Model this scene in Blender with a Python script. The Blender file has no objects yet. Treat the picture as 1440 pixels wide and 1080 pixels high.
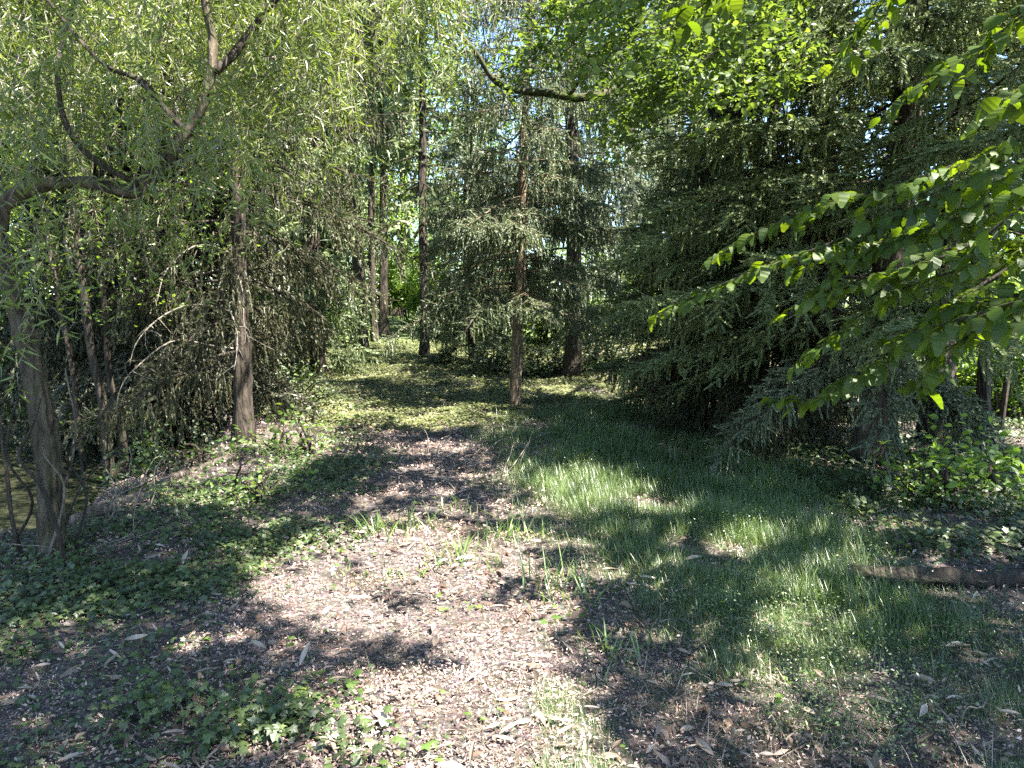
import bpy, math
import numpy as np
from math import radians, sin, cos, pi

# ------------------------------------------------------------------ camera, sky, sun, exposure
scene = bpy.context.scene
CAM_Z, PITCH, F = 1.55, radians(-5.5), 1040.0          # F: focal length in photo pixels (1440 wide)
cd = bpy.data.cameras.new("camera"); cd.sensor_width = 36.0; cd.lens = 36.0 * F / 1440.0
cd.clip_start = 0.05; cd.clip_end = 2000
cam = bpy.data.objects.new("camera", cd); scene.collection.objects.link(cam)
cam.location = (0, 0, CAM_Z); cam.rotation_euler = (radians(90) + PITCH, 0, 0)
scene.camera = cam

SUN_EL, SUN_AZ = radians(57), radians(124)              # azimuth clockwise from +Y (view direction)
S = np.array([cos(SUN_EL) * sin(SUN_AZ), cos(SUN_EL) * cos(SUN_AZ), sin(SUN_EL)])
world = bpy.data.worlds.new("World"); scene.world = world; world.use_nodes = True
wn = world.node_tree.nodes; wl = world.node_tree.links
bg = wn["Background"]; bg.inputs["Strength"].default_value = 0.074
sky = wn.new("ShaderNodeTexSky"); sky.sky_type = 'NISHITA'; sky.sun_disc = False
sky.sun_elevation = SUN_EL; sky.sun_rotation = SUN_AZ
sky.air_density = 1.0; sky.dust_density = 0.2; sky.ozone_density = 3.5
wl.new(sky.outputs[0], bg.inputs["Color"])
sd = bpy.data.lights.new("sun", 'SUN'); sd.energy = 4.9; sd.angle = radians(0.5); sd.color = (1.0, 0.95, 0.86)
so = bpy.data.objects.new("sun", sd); scene.collection.objects.link(so)
# the lamp shines along its local -Z
import mathutils
so.rotation_euler = mathutils.Vector(tuple(S)).to_track_quat('Z', 'Y').to_euler()
so.location = (20, -5, 40)
scene.view_settings.view_transform = 'Standard'; scene.view_settings.look = 'None'
scene.view_settings.exposure = 3.05; scene.view_settings.gamma = 1.0
scene.view_settings.use_curve_mapping = False
scene.cycles.max_bounces = 8; scene.cycles.diffuse_bounces = 5; scene.cycles.glossy_bounces = 3
scene.cycles.transmission_bounces = 6; scene.cycles.transparent_max_bounces = 4
scene.cycles.caustics_reflective = False; scene.cycles.caustics_refractive = False
scene.cycles.sample_clamp_indirect = 6.0
scene.cycles.use_denoising = False

rng = np.random.default_rng(7)

# ------------------------------------------------------------------ geometry of the place
def unit(v):
    v = np.asarray(v, float)
    return v / np.maximum(np.linalg.norm(v, axis=-1, keepdims=True), 1e-9)

def ss(a, b, x):
    t = np.clip((x - a) / (b - a), 0, 1); return t * t * (3 - 2 * t)

_w = [np.random.default_rng(50 + i).uniform(-1, 1, (6, 2)) for i in range(3)]
def vnoise(x, y, scale, seed=0):
    """smooth sum of sines, about -1..1"""
    r = np.random.default_rng(900 + seed)
    o = 0.0
    for i in range(7):
        a = r.uniform(0, 2 * pi); k = r.uniform(0.6, 1.9) / scale; p = r.uniform(0, 6.28)
        o = o + np.sin((x * cos(a) + y * sin(a)) * k * 2.2 + p)
    return o / 3.6

POND_Z = -0.34
def gz(x, y):
    x = np.asarray(x, float); y = np.asarray(y, float)
    z = 0.078 * np.log1p(np.exp((y - 12.5) * 0.8)) / 0.8
    z = np.minimum(z, 1.6 + 0.01 * y)
    z = z + 1.15 * ss(.35, 1.9, x - .06 * (y - 12)) * ss(12.5, 19, y) * (1 - ss(7, 11, x))     # ivy bank
    z = z - 0.45 * ss(6, 16, x) * ss(3, 9, y) * (1 - ss(14, 22, y))
    edge = -3.3 - 0.10 * (y - 6.5) + 0.18 * np.sin(y * 1.7)
    pond = ss(0.0, 0.5, edge - x) * ss(5.2, 5.9, y + 0.15 * np.sin(x * 3)) * (1 - ss(11.0, 14.0, y + 0.25 * (x + 4)))
    z = z - 0.8 * pond
    z = z + 0.03 * ss(0, 1, 1 - np.abs(edge + 0.5 - x) / 0.8) * ss(5.0, 6.5, y) * (1 - ss(11, 13, y))
    near = 1 - ss(25, 60, np.hypot(x, y))
    z = z + near * (0.035 * vnoise(x, y, 1.6, 1) + 0.014 * vnoise(x, y, 0.45, 2))
    return z

def ray(px, py):
    u = (np.asarray(px, float) - 720) / F; v = (540 - np.asarray(py, float)) / F
    c, s_ = cos(PITCH), sin(PITCH)
    d = np.stack([u, c - s_ * v, s_ + c * v], -1)
    return d
def P(px, py, d):
    """point on the sight line of a photo pixel at forward distance d (metres along +Y)"""
    r = ray(px, py); t = d / r[..., 1]
    return np.array([0, 0, CAM_Z]) + r * np.asarray(t)[..., None]
def G(px, py):
    """ground point seen at a photo pixel"""
    r = ray(px, py); o = np.array([0, 0, CAM_Z])
    lo = 0.5
    t = 1.0
    while t < 80:
        p = o + r * t
        if p[2] < gz(p[0], p[1]): break
        t *= 1.015
    return o + r * t
def inframe(p, m=0.0):
    q = p - np.array([0, 0, CAM_Z])
    c, s_ = cos(PITCH), sin(PITCH)
    dep = q[:, 1] * c + q[:, 2] * s_; up = -q[:, 1] * s_ + q[:, 2] * c
    dep_ = np.maximum(dep, 0.01)
    px = 720 + F * q[:, 0] / dep_; py = 540 - F * up / dep_
    return (dep > 0.2) & (px > -m) & (px < 1440 + m) & (py > -m) & (py < 1080 + m)

def inpoly(x, y, poly):
    c = np.zeros(np.shape(x), bool); n = len(poly)
    for i in range(n):
        x1, y1 = poly[i]; x2, y2 = poly[(i + 1) % n]
        if y1 == y2: continue
        c ^= ((y1 > y) != (y2 > y)) & (x < (x2 - x1) * (y - y1) / (y2 - y1) + x1)
    return c
def gpoly(pts): return [tuple(G(a, b)[:2]) for a, b in pts]

# areas of the ground
LIT = [gpoly(q) for q in (
    [(345, 800), (420, 765), (520, 742), (640, 738), (745, 735), (775, 790), (835, 835), (800, 900), (790, 950), (835, 1010),
     (850, 1080), (800, 1200), (380, 1200), (420, 1080), (470, 1000), (430, 930), (440, 880), (400, 850)],
    [(430, 490), (520, 478), (590, 478), (610, 500), (560, 520), (640, 560), (705, 600), (600, 606), (520, 606), (470, 596), (420, 560)],
    [(600, 672), (680, 664), (700, 676), (660, 694), (590, 690)],
    [(545, 628), (640, 622), (650, 634), (550, 640)],
    [(490, 700), (530, 690), (540, 712), (490, 730)],
    [(800, 590), (860, 566), (900, 572), (890, 590), (830, 600)],
    [(740, 640), (780, 632), (790, 650), (750, 655)],
    [(360, 600), (420, 590), (440, 660), (380, 670)],
    [(305, 735), (370, 730), (385, 760), (320, 765)],
    [(250, 655), (330, 640), (340, 660), (240, 690)],
    [(240, 700), (320, 692), (330, 706), (250, 712)],
    [(830, 800), (870, 800), (860, 840), (820, 830)],
    [(850, 890), (885, 890), (880, 935), (850, 930)],
    [(250, 905), (350, 890), (380, 905), (260, 925)],
    [(700, 578), (748, 578), (748, 548), (700, 548)],
    [(330, 1020), (440, 1010), (450, 1050), (330, 1060)],
)]
def lit(x, y):
    wx = x + 0.10 * vnoise(x, y, 0.5, 11); wy = y + 0.13 * vnoise(x, y, 0.5, 12)
    o = np.zeros(np.shape(x), bool)
    for p in LIT: o |= inpoly(wx, wy, p)
    fleck = (vnoise(x, y, 0.16, 14) + .5 * vnoise(x, y, .9, 15) > .98) & (y < 12)          # small sun flecks everywhere
    return (o & (vnoise(x, y, 0.42, 13) < 0.72)) | fleck
OPEN = [(2.0, [(.4, 2.7), (3.4, 2.5), (3.6, 4.3), (.6, 4.3)], .46), (3.0, [(-6, 4.2), (-.4, 4.6), (-.4, 9), (-6, 9)], .72), (3.0, [(-1.8, 9.), (3.2, 9.), (2.6, 12.8), (-1.8, 12.8)], .85),
        (3.2, [(1.2, 6), (5, 6), (5, 11.5), (1.2, 11.5)], .85), (.2, [(.3, 4.3), (3.6, 4.3), (3.8, 9.5), (.3, 9.5)], .10), (1.8, [(-5, 6.5), (-2, 6.5), (-2, 10), (-5, 10)], .55), (3.2, [(.6, 4.2), (3, 4.2), (3, 7.8), (.6, 7.8)], .6)]
SOFT = [.45, .92]
def keep_sun(p, soft=0.80, hard=0.985):
    """which leaves stay: crowns are cut open so that sun reaches the path and the lower foliage"""
    dark = np.zeros(len(p), bool)
    for z0, poly, pr in OPEN:
        t = (p[:, 2] - z0) / S[2]; q = p - S * t[:, None]
        dark |= (p[:, 2] > z0 + 1.6) & inpoly(q[:, 0], q[:, 1], poly) & (vnoise(q[:, 0], q[:, 1], .26, 41) * .5 + .5 < pr * 1.25) & ~inframe(p, 20) & (rng.random(len(p)) < .93)
    t = p[:, 2] / S[2]; q = p - S * t[:, None]
    t = (p[:, 2] - gz(q[:, 0], q[:, 1])) / S[2]; q = p - S * t[:, None]
    hit = lit(q[:, 0], q[:, 1]) & (p[:, 2] > 1.0)
    pr = np.where(inframe(p, 40), np.where(p[:, 2] > 4.2, SOFT[1], SOFT[0]), hard)
    return ~(hit & (rng.random(len(p)) < pr)) & ~dark

# ------------------------------------------------------------------ mesh builder
class MB:
    def __init__(s): s.v, s.f, s.m, s.sm, s.n = [], [], [], [], 0
    def add(s, v, f, m=0, smooth=False):
        v = np.asarray(v, np.float32).reshape(-1, 3); f = np.asarray(f, np.int32).reshape(-1, 3)
        if len(f) == 0: return
        s.v.append(v); s.f.append(f + s.n); s.m.append(np.full(len(f), m, np.int32)); s.sm.append(np.full(len(f), smooth, bool)); s.n += len(v)
    def merge(s, o):
        if o.n: s.v.append(np.concatenate(o.v)); s.f.append(np.concatenate(o.f) + s.n); s.m.append(np.concatenate(o.m)); s.sm.append(np.concatenate(o.sm)); s.n += o.n
    def scatter(s, T, TF, pos, X, Z, sx, sy, sz=None, m=0):
        """copies of a small template: X = length direction, Z = rough normal"""
        n = len(pos)
        if n == 0: return
        X = unit(X); Y = unit(np.cross(Z, X)); Zn = np.cross(X, Y)
        sx = np.broadcast_to(sx, n)[:, None, None]; sy = np.broadcast_to(sy, n)[:, None, None]
        sz = sy if sz is None else np.broadcast_to(sz, n)[:, None, None]
        V = pos[:, None, :] + X[:, None, :] * T[None, :, 0:1] * sx + Y[:, None, :] * T[None, :, 1:2] * sy + Zn[:, None, :] * T[None, :, 2:3] * sz
        FF = TF[None] + (np.arange(n) * len(T))[:, None, None]
        s.add(V.reshape(-1, 3), FF.reshape(-1, 3), m)
    def tube(s, pts, rad, segs=6, m=0, rough=0.0, seed=0, cap=True, flare=None):
        pts = np.asarray(pts, float); n = len(pts); rad = np.broadcast_to(rad, n).astype(float)
        t = np.gradient(pts, axis=0); t = unit(t)
        ref = np.array([0, 0, 1.0]) if abs(t[0, 2]) < 0.9 else np.array([1.0, 0, 0])
        u = unit(np.cross(t, ref)); 
        for i in range(1, n):                                     # keep the frame from flipping
            a = u[i - 1] - t[i] * np.dot(u[i - 1], t[i]); u[i] = unit(a)
        w = np.cross(t, u)
        a = np.linspace(0, 2 * pi, segs, endpoint=False)
        R = rad[:, None] * np.ones(segs)
        if rough:
            r = np.random.default_rng(seed); L = np.concatenate([[0], np.cumsum(np.linalg.norm(np.diff(pts, axis=0), axis=1))])
            for k in range(1, 7):
                R = R * (1 + rough * 0.45 * np.sin(k * a[None] + r.uniform(0, 6) + L[:, None] * r.uniform(-3, 3) / max(rad.max(), .02) * 0.12))
            R = R * (1 + rough * r.uniform(-.5, .5, R.shape))
        V = pts[:, None] + R[..., None] * (np.cos(a)[None, :, None] * u[:, None] + np.sin(a)[None, :, None] * w[:, None])
        i, j = np.meshgrid(np.arange(n - 1), np.arange(segs), indexing='ij'); jn = (j + 1) % segs
        A = i * segs + j; B = i * segs + jn; C = (i + 1) * segs + jn; D = (i + 1) * segs + j
        f = np.concatenate([np.stack([A, B, C], -1).reshape(-1, 3), np.stack([A, C, D], -1).reshape(-1, 3)])
        V = V.reshape(-1, 3)
        if cap:
            V = np.concatenate([V, pts[-1:], pts[:1]]); k = n * segs
            jj = np.arange(segs); jj2 = (jj + 1) % segs
            f = np.concatenate([f, np.stack([(n - 1) * segs + jj, (n - 1) * segs + jj2, np.full(segs, k)], -1), np.stack([jj2, jj, np.full(segs, k + 1)], -1)])
        s.add(V, f, m, True)
    def slivers(s, a, b, w, m=0):
        """thin three-sided twigs from a to b"""
        n = len(a)
        if n == 0: return
        d = unit(b - a); r = np.random.default_rng(n).normal(size=(n, 3)); u = unit(np.cross(d, r)); v = np.cross(d, u)
        w = np.broadcast_to(w, n)[:, None]
        V = np.stack([a + u * w, a + (-.5 * u + .87 * v) * w, a + (-.5 * u - .87 * v) * w, b], 1)
        F_ = np.array([[0, 1, 3], [1, 2, 3], [2, 0, 3]])[None] + (np.arange(n) * 4)[:, None, None]
        s.add(V.reshape(-1, 3), F_.reshape(-1, 3), m)
    def build(s, name, mats, parent=None):
        me = bpy.data.meshes.new(name)
        if s.v:
            v = np.concatenate(s.v); f = np.concatenate(s.f); mi = np.concatenate(s.m); sm = np.concatenate(s.sm)
            me.vertices.add(len(v)); me.vertices.foreach_set("co", v.ravel())
            me.loops.add(len(f) * 3); me.loops.foreach_set("vertex_index", f.ravel())
            me.polygons.add(len(f)); me.polygons.foreach_set("loop_start", np.arange(len(f), dtype=np.int32) * 3)
            me.polygons.foreach_set("loop_total", np.full(len(f), 3, np.int32))
            me.polygons.foreach_set("material_index", mi); me.polygons.foreach_set("use_smooth", sm)
            me.update(calc_edges=True)
        for m in (mats if isinstance(mats, (list, tuple)) else [mats]): me.materials.append(m)
        o = bpy.data.objects.new(name, me); scene.collection.objects.link(o)
        if parent is not None:
            o.parent = parent; o.matrix_parent_inverse = mathutils.Matrix.Translation(-parent.location)
        return o

def tag(o, label=None, cat=None, group=None, kind=None):
    for k, v in (("label", label), ("category", cat), ("group", group), ("kind", kind)):
        if v: o[k] = v
    return o
def thing(name, label, cat, loc, group=None):
    o = bpy.data.objects.new(name, None); o.empty_display_size = 0.2; scene.collection.objects.link(o)
    o.location = tuple(float(a) for a in loc)
    return tag(o, label, cat, group)

# leaf templates: x = length 0..1, y = width -.5..+.5, z = normal
DIA = (np.array([[0, 0, 0], [.42, .5, .10], [1, 0, -.12], [.42, -.5, .10]]), np.array([[0, 2, 1], [0, 3, 2]]))
OVA = (np.array([[0, 0, 0], [.18, .30, .08], [.45, .5, .12], [.75, .34, .06], [1, 0, -.18], [.75, -.34, .06], [.45, -.5, .12], [.18, -.30, .08], [.5, 0, 0]]),
       np.array([[8, 1, 0], [8, 2, 1], [8, 3, 2], [8, 4, 3], [8, 5, 4], [8, 6, 5], [8, 7, 6], [8, 0, 7]]))
_tv = [[0, 0, 0]]
for i in range(1, 12):
    t = i / 12; wd = 0.5 * math.sin(pi * t ** 0.8) ** 0.75
    k_ = 1.06 if i % 2 else .93; _tv += [[t + .06, wd * k_, .2 * wd * k_ - .36 * t * t], [t + .06, -wd * k_, .2 * wd * k_ - .36 * t * t]]
_tv += [[1.04, 0, -.28]]
_tf = [[0, 2, 1]] + [t for i in range(10) for t in ([1 + 2 * i, 2 + 2 * i, 4 + 2 * i], [1 + 2 * i, 4 + 2 * i, 3 + 2 * i])] + [[21, 22, 23]]
TOO = (np.array(_tv), np.array(_tf))                                    # toothed hornbeam leaf
IVY = (np.array([[.3, 0, .04], [0, 0, -.02], [.02, .34, 0], [.30, .30, .03], [.48, .52, -.02], [.58, .22, .03], [1, 0, -.06], [.58, -.22, .03], [.48, -.52, -.02], [.30, -.30, .03], [.02, -.34, 0]]),
       np.array([[0, i, i + 1] for i in range(1, 10)] + [[0, 10, 1]])[:, ::-1])
_lv = []; _lf = []
for i in range(5):
    a = i * 2 * pi / 5 * 0.8 - pi * 0.64
    pass
def shoot(n, ln, wd, seed, flat=0.55, spread=0.8):
    """needle shoot: thin needles round an axis, x 0..1"""
    r = np.random.default_rng(seed); V = []; Fc = []
    for i in range(n):
        t = (i + .5) / n; ph = r.uniform(0, 2 * pi); rad = np.array([0, cos(ph), sin(ph) * flat])
        d = np.array([spread, 0, 0]) + rad * r.uniform(.7, 1.1); d = d / np.linalg.norm(d) * ln * r.uniform(.75, 1.15) * (1.0 - 0.35 * t)
        s_ = np.cross(d, [1, .2, .3]); s_ = s_ / np.linalg.norm(s_) * wd
        b = np.array([t * .97, 0, 0]); k = len(V)
        V += [b - s_, b + s_ , b + d * 1.0]; Fc.append([k, k + 1, k + 2])
    return np.array(V), np.array(Fc)
SH_N = [shoot(28, .22, .044, i) for i in range(4)]                   # near
SH_M = [shoot(12, .32, .060, i + 10) for i in range(4)]              # middle
SH_F = [shoot(5, .55, .095, i + 20) for i in range(4)]               # far

# ------------------------------------------------------------------ materials
def newmat(name):
    m = bpy.data.materials.new(name); m.use_nodes = True; nt = m.node_tree; nt.nodes.clear()
    out = nt.nodes.new("ShaderNodeOutputMaterial"); return m, nt, out
def nd(nt, t, **kw):
    n = nt.nodes.new(t)
    for k, v in kw.items():
        if hasattr(n, k): setattr(n, k, v)
        else: n.inputs[k].default_value = v
    return n
def ramp(nt, fac, stops):
    r = nt.nodes.new("ShaderNodeValToRGB"); e = r.color_ramp.elements
    while len(e) < len(stops): e.new(0.5)
    for i, (p, c) in enumerate(stops): e[i].position = p; e[i].color = (*c, 1)
    nt.links.new(fac, r.inputs[0]); return r.outputs[0]
def leafmat(name, cols, trans=0.4, tcol=None, gloss=0.06, rough=0.45, nscale=0.9):
    """cols: dark, mid, light leaf colours; varies leaf by leaf and clump by clump"""
    m, nt, out = newmat(name); L = nt.links.new
    geo = nd(nt, "ShaderNodeNewGeometry"); tc = nd(nt, "ShaderNodeTexCoord")
    no = nd(nt, "ShaderNodeTexNoise"); no.inputs["Scale"].default_value = nscale; no.inputs["Detail"].default_value = 2
    L(tc.outputs["Object"], no.inputs["Vector"])
    mul = nd(nt, "ShaderNodeMath", operation='MULTIPLY_ADD'); mul.inputs[1].default_value = 0.55
    L(geo.outputs["Random Per Island"], mul.inputs[0])
    sub = nd(nt, "ShaderNodeMath", operation='MULTIPLY_ADD'); sub.inputs[1].default_value = 1.3; sub.inputs[2].default_value = -0.42
    L(no.outputs["Fac"], sub.inputs[0]); L(sub.outputs[0], mul.inputs[2])
    c = ramp(nt, mul.outputs[0], [(0.12, cols[0]), (0.5, cols[1]), (0.9, cols[2])])
    d = nd(nt, "ShaderNodeBsdfDiffuse"); L(c, d.inputs["Color"])
    t = nd(nt, "ShaderNodeBsdfTranslucent")
    tm = nd(nt, "ShaderNodeMix", data_type='RGBA', blend_type='MULTIPLY'); tm.inputs[0].default_value = 1.0
    L(c, tm.inputs[6]); tm.inputs[7].default_value = (*(tcol or (1.5, 1.6, .6)), 1); L(tm.outputs[2], t.inputs["Color"])
    mx = nd(nt, "ShaderNodeMixShader"); mx.inputs[0].default_value = trans; L(d.outputs[0], mx.inputs[1]); L(t.outputs[0], mx.inputs[2])
    g = nd(nt, "ShaderNodeBsdfGlossy"); g.inputs["Roughness"].default_value = rough; g.inputs["Color"].default_value = (1, 1, 1, 1)
    mg = nd(nt, "ShaderNodeMixShader"); mg.inputs[0].default_value = gloss; L(mx.outputs[0], mg.inputs[1]); L(g.outputs[0], mg.inputs[2])
    L(mg.outputs[0], out.inputs["Surface"]); return m
def barkmat(name, dark, light, moss=None, mossamt=0.45, scale=9.0, bump=.075):
    m, nt, out = newmat(name); L = nt.links.new
    tc = nd(nt, "ShaderNodeTexCoord"); mp = nd(nt, "ShaderNodeMapping"); mp.inputs["Scale"].default_value = (1, 1, .20); L(tc.outputs["Object"], mp.inputs["Vector"])
    n1 = nd(nt, "ShaderNodeTexNoise"); n1.inputs["Scale"].default_value = scale * 2.2; n1.inputs["Detail"].default_value = 8; n1.inputs["Roughness"].default_value = .65; L(mp.outputs[0], n1.inputs["Vector"])
    vo = nd(nt, "ShaderNodeTexVoronoi", feature='DISTANCE_TO_EDGE'); vo.inputs["Scale"].default_value = scale * 2; L(mp.outputs[0], vo.inputs["Vector"])
    ad = nd(nt, "ShaderNodeMath", operation='MULTIPLY_ADD'); ad.inputs[1].default_value = 0.9; L(vo.outputs["Distance"], ad.inputs[0]); L(n1.outputs["Fac"], ad.inputs[2])
    c = ramp(nt, ad.outputs[0], [(0.35, dark), (0.62, tuple((a + b) / 2 for a, b in zip(dark, light))), (0.95, light)])
    if moss:
        n2 = nd(nt, "ShaderNodeTexNoise"); n2.inputs["Scale"].default_value = 2.6; n2.inputs["Detail"].default_value = 6; n2.inputs["Roughness"].default_value = .7; L(tc.outputs["Object"], n2.inputs["Vector"])
        f = ramp(nt, n2.outputs["Fac"], [(1 - mossamt - .06, (0, 0, 0)), (1 - mossamt + .1, (1, 1, 1))])
        mx = nd(nt, "ShaderNodeMix", data_type='RGBA'); L(f, mx.inputs[0]); L(c, mx.inputs[6]); mx.inputs[7].default_value = (*moss, 1); c = mx.outputs[2]
    b = nd(nt, "ShaderNodeBsdfPrincipled"); b.inputs["Roughness"].default_value = .9; b.inputs["Specular IOR Level"].default_value = .2; L(c, b.inputs["Base Color"])
    bp = nd(nt, "ShaderNodeBump"); bp.inputs["Strength"].default_value = .9; bp.inputs["Distance"].default_value = bump; L(ad.outputs[0], bp.inputs["Height"]); L(bp.outputs[0], b.inputs["Normal"])
    L(b.outputs[0], out.inputs["Surface"]); return m

M = {}
M['spruce'] = leafmat("spruce needles", [(.058, .080, .032), (.118, .155, .064), (.185, .225, .105)], .25, (1.3, 1.4, .7), .03, .5)
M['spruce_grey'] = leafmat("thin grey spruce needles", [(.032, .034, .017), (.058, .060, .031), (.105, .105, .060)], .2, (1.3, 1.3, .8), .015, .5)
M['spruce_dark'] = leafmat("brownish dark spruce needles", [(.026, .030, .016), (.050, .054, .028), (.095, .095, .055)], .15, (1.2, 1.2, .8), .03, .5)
M['spruce_blue'] = leafmat("bluish spruce needles", [(.060, .078, .046), (.112, .138, .084), (.18, .21, .135)], .2, (1.2, 1.3, .9), .03, .5)
M['spruce_light'] = leafmat("sun-tinted spruce needles", [(.055, .070, .036), (.105, .130, .066), (.18, .205, .115)], .25, (1.3, 1.35, .75), .03, .5)  # sunlit look put into the grey-green needle colour
M['willow'] = leafmat("willow leaves", [(.066, .092, .018), (.120, .160, .034), (.22, .265, .075)], .5, (1.4, 1.45, .5), .04, .4, 1.3)
M['hornbeam'] = leafmat("hornbeam leaves", [(.034, .060, .010), (.056, .098, .014), (.095, .140, .020)], .55, (1.8, 1.65, .35), .018, .5, 1.6)
M['oak'] = leafmat("oak leaves", [(.050, .085, .022), (.085, .130, .034), (.14, .19, .052)], .48, (1.6, 1.6, .55), .02, .5)
M['back'] = leafmat("background leaves", [(.075, .125, .026), (.135, .205, .045), (.21, .28, .07)], .5, (1.6, 1.6, .5), .02, .5, .5)
M['bush'] = leafmat("bush leaves", [(.060, .110, .024), (.105, .175, .040), (.17, .24, .06)], .5, (1.6, 1.6, .5), .025, .45, 1.2)
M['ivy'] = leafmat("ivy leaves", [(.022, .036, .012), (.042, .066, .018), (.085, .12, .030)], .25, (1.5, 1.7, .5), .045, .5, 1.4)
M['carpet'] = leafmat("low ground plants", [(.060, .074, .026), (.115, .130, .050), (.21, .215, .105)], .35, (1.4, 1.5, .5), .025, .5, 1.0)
M['grass'] = leafmat("grass blades", [(.056, .094, .030), (.098, .148, .050), (.15, .20, .075)], .4, (1.4, 1.5, .6), .05, .4, 1.0)
M['tuft'] = leafmat("bright grass blades", [(.085, .140, .035), (.12, .19, .05), (.19, .25, .08)], .45, (1.4, 1.5, .6), .06, .4, 2.0)
M['dryleaf'] = leafmat("dry leaves", [(.12, .074, .058), (.33, .225, .185), (.56, .43, .37)], .12, (1.1, 1.0, .8), .04, .5, 2.2)
M['brownleaf'] = leafmat("curled brown leaves", [(.05, .030, .020), (.13, .080, .055), (.30, .20, .14)], .15, (1.2, 1.0, .7), .04, .5, 2.0)
M['longleaf'] = leafmat("long dry leaves", [(.12, .085, .06), (.24, .18, .135), (.42, .34, .27)], .12, (1.1, 1.0, .8), .05, .45, 3.0)
M['bark'] = barkmat("spruce bark", (.022, .017, .013), (.16, .13, .10), (.075, .085, .035), .32)
M['bark_sun_tint'] = barkmat("sun-tinted spruce bark", (.05, .036, .024), (.32, .25, .165), (.13, .12, .05), .36)  # sunlight on the trunk is put into this lighter bark colour
M['bark_willow'] = barkmat("willow bark", (.020, .015, .011), (.155, .125, .088), (.055, .062, .026), .42, 7)
M['bark_dark'] = barkmat("dark bark", (.020, .016, .013), (.085, .068, .052), (.04, .048, .02), .35)
M['bark_moss'] = barkmat("mossy bark", (.035, .028, .020), (.12, .10, .07), (.05, .062, .020), .55)
M['twig'] = barkmat("grey twig bark", (.10, .085, .065), (.34, .30, .25), None)
M['deadwood'] = barkmat("dead wood", (.06, .045, .035), (.27, .22, .18), (.08, .09, .035), .35)

def groundmat():
    m, nt, out = newmat("forest floor"); L = nt.links.new
    tc = nd(nt, "ShaderNodeTexCoord")
    def noise(s, d=6, r=.6):
        n = nd(nt, "ShaderNodeTexNoise"); n.inputs["Scale"].default_value = s; n.inputs["Detail"].default_value = d; n.inputs["Roughness"].default_value = r; L(tc.outputs["Object"], n.inputs["Vector"]); return n.outputs["Fac"]
    a = noise(38, 8, .75); b = noise(1.3, 5, .6); e = noise(.55, 5, .65)
    vo = nd(nt, "ShaderNodeTexVoronoi"); vo.inputs["Scale"].default_value = 46; L(tc.outputs["Object"], vo.inputs["Vector"])
    c1 = ramp(nt, a, [(.34, (.026, .018, .014)), (.52, (.105, .072, .058)), (.74, (.31, .23, .19))])
    mx = nd(nt, "ShaderNodeMix", data_type='RGBA', blend_type='MULTIPLY'); mx.inputs[0].default_value = .5; L(c1, mx.inputs[6]); L(vo.outputs["Color"], mx.inputs[7])
    hs = nd(nt, "ShaderNodeHueSaturation"); hs.inputs["Saturation"].default_value = .55; hs.inputs["Value"].default_value = 1.25; L(mx.outputs[2], hs.inputs["Color"])
    f = ramp(nt, b, [(.5, (0, 0, 0)), (.68, (1, 1, 1))])
    m2 = nd(nt, "ShaderNodeMix", data_type='RGBA'); L(f, m2.inputs[0]); L(hs.outputs[0], m2.inputs[6]); m2.inputs[7].default_value = (.050, .040, .030, 1)
    # meadow and low plants far from the path
    pos = nd(nt, "ShaderNodeVectorMath", operation='LENGTH'); L(tc.outputs["Object"], pos.inputs[0])
    fd = nd(nt, "ShaderNodeMapRange"); fd.inputs[1].default_value = 13; fd.inputs[2].default_value = 24; L(pos.outputs["Value"], fd.inputs[0])
    gr = ramp(nt, e, [(.35, (.05, .075, .022)), (.65, (.13, .17, .055))])
    m3 = nd(nt, "ShaderNodeMix", data_type='RGBA'); L(fd.outputs[0], m3.inputs[0]); L(m2.outputs[2], m3.inputs[6]); L(gr, m3.inputs[7])
    bs = nd(nt, "ShaderNodeBsdfPrincipled"); bs.inputs["Roughness"].default_value = .95; bs.inputs["Specular IOR Level"].default_value = .15; L(m3.outputs[2], bs.inputs["Base Color"])
    bp = nd(nt, "ShaderNodeBump"); bp.inputs["Strength"].default_value = 1; bp.inputs["Distance"].default_value = .02; L(a, bp.inputs["Height"]); L(bp.outputs[0], bs.inputs["Normal"])
    L(bs.outputs[0], out.inputs["Surface"]); return m
M['ground'] = groundmat()
def watermat():
    m, nt, out = newmat("pond water"); L = nt.links.new
    b = nd(nt, "ShaderNodeBsdfPrincipled"); b.inputs["Base Color"].default_value = (.030, .032, .018, 1); b.inputs["Roughness"].default_value = .04; b.inputs["IOR"].default_value = 1.33
    tc = nd(nt, "ShaderNodeTexCoord"); n = nd(nt, "ShaderNodeTexNoise"); n.inputs["Scale"].default_value = 5; n.inputs["Detail"].default_value = 3; L(tc.outputs["Object"], n.inputs["Vector"])
    bp = nd(nt, "ShaderNodeBump"); bp.inputs["Strength"].default_value = .25; bp.inputs["Distance"].default_value = .02; L(n.outputs["Fac"], bp.inputs["Height"]); L(bp.outputs[0], b.inputs["Normal"])
    L(b.outputs[0], out.inputs["Surface"]); return m
M['water'] = watermat()

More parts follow.
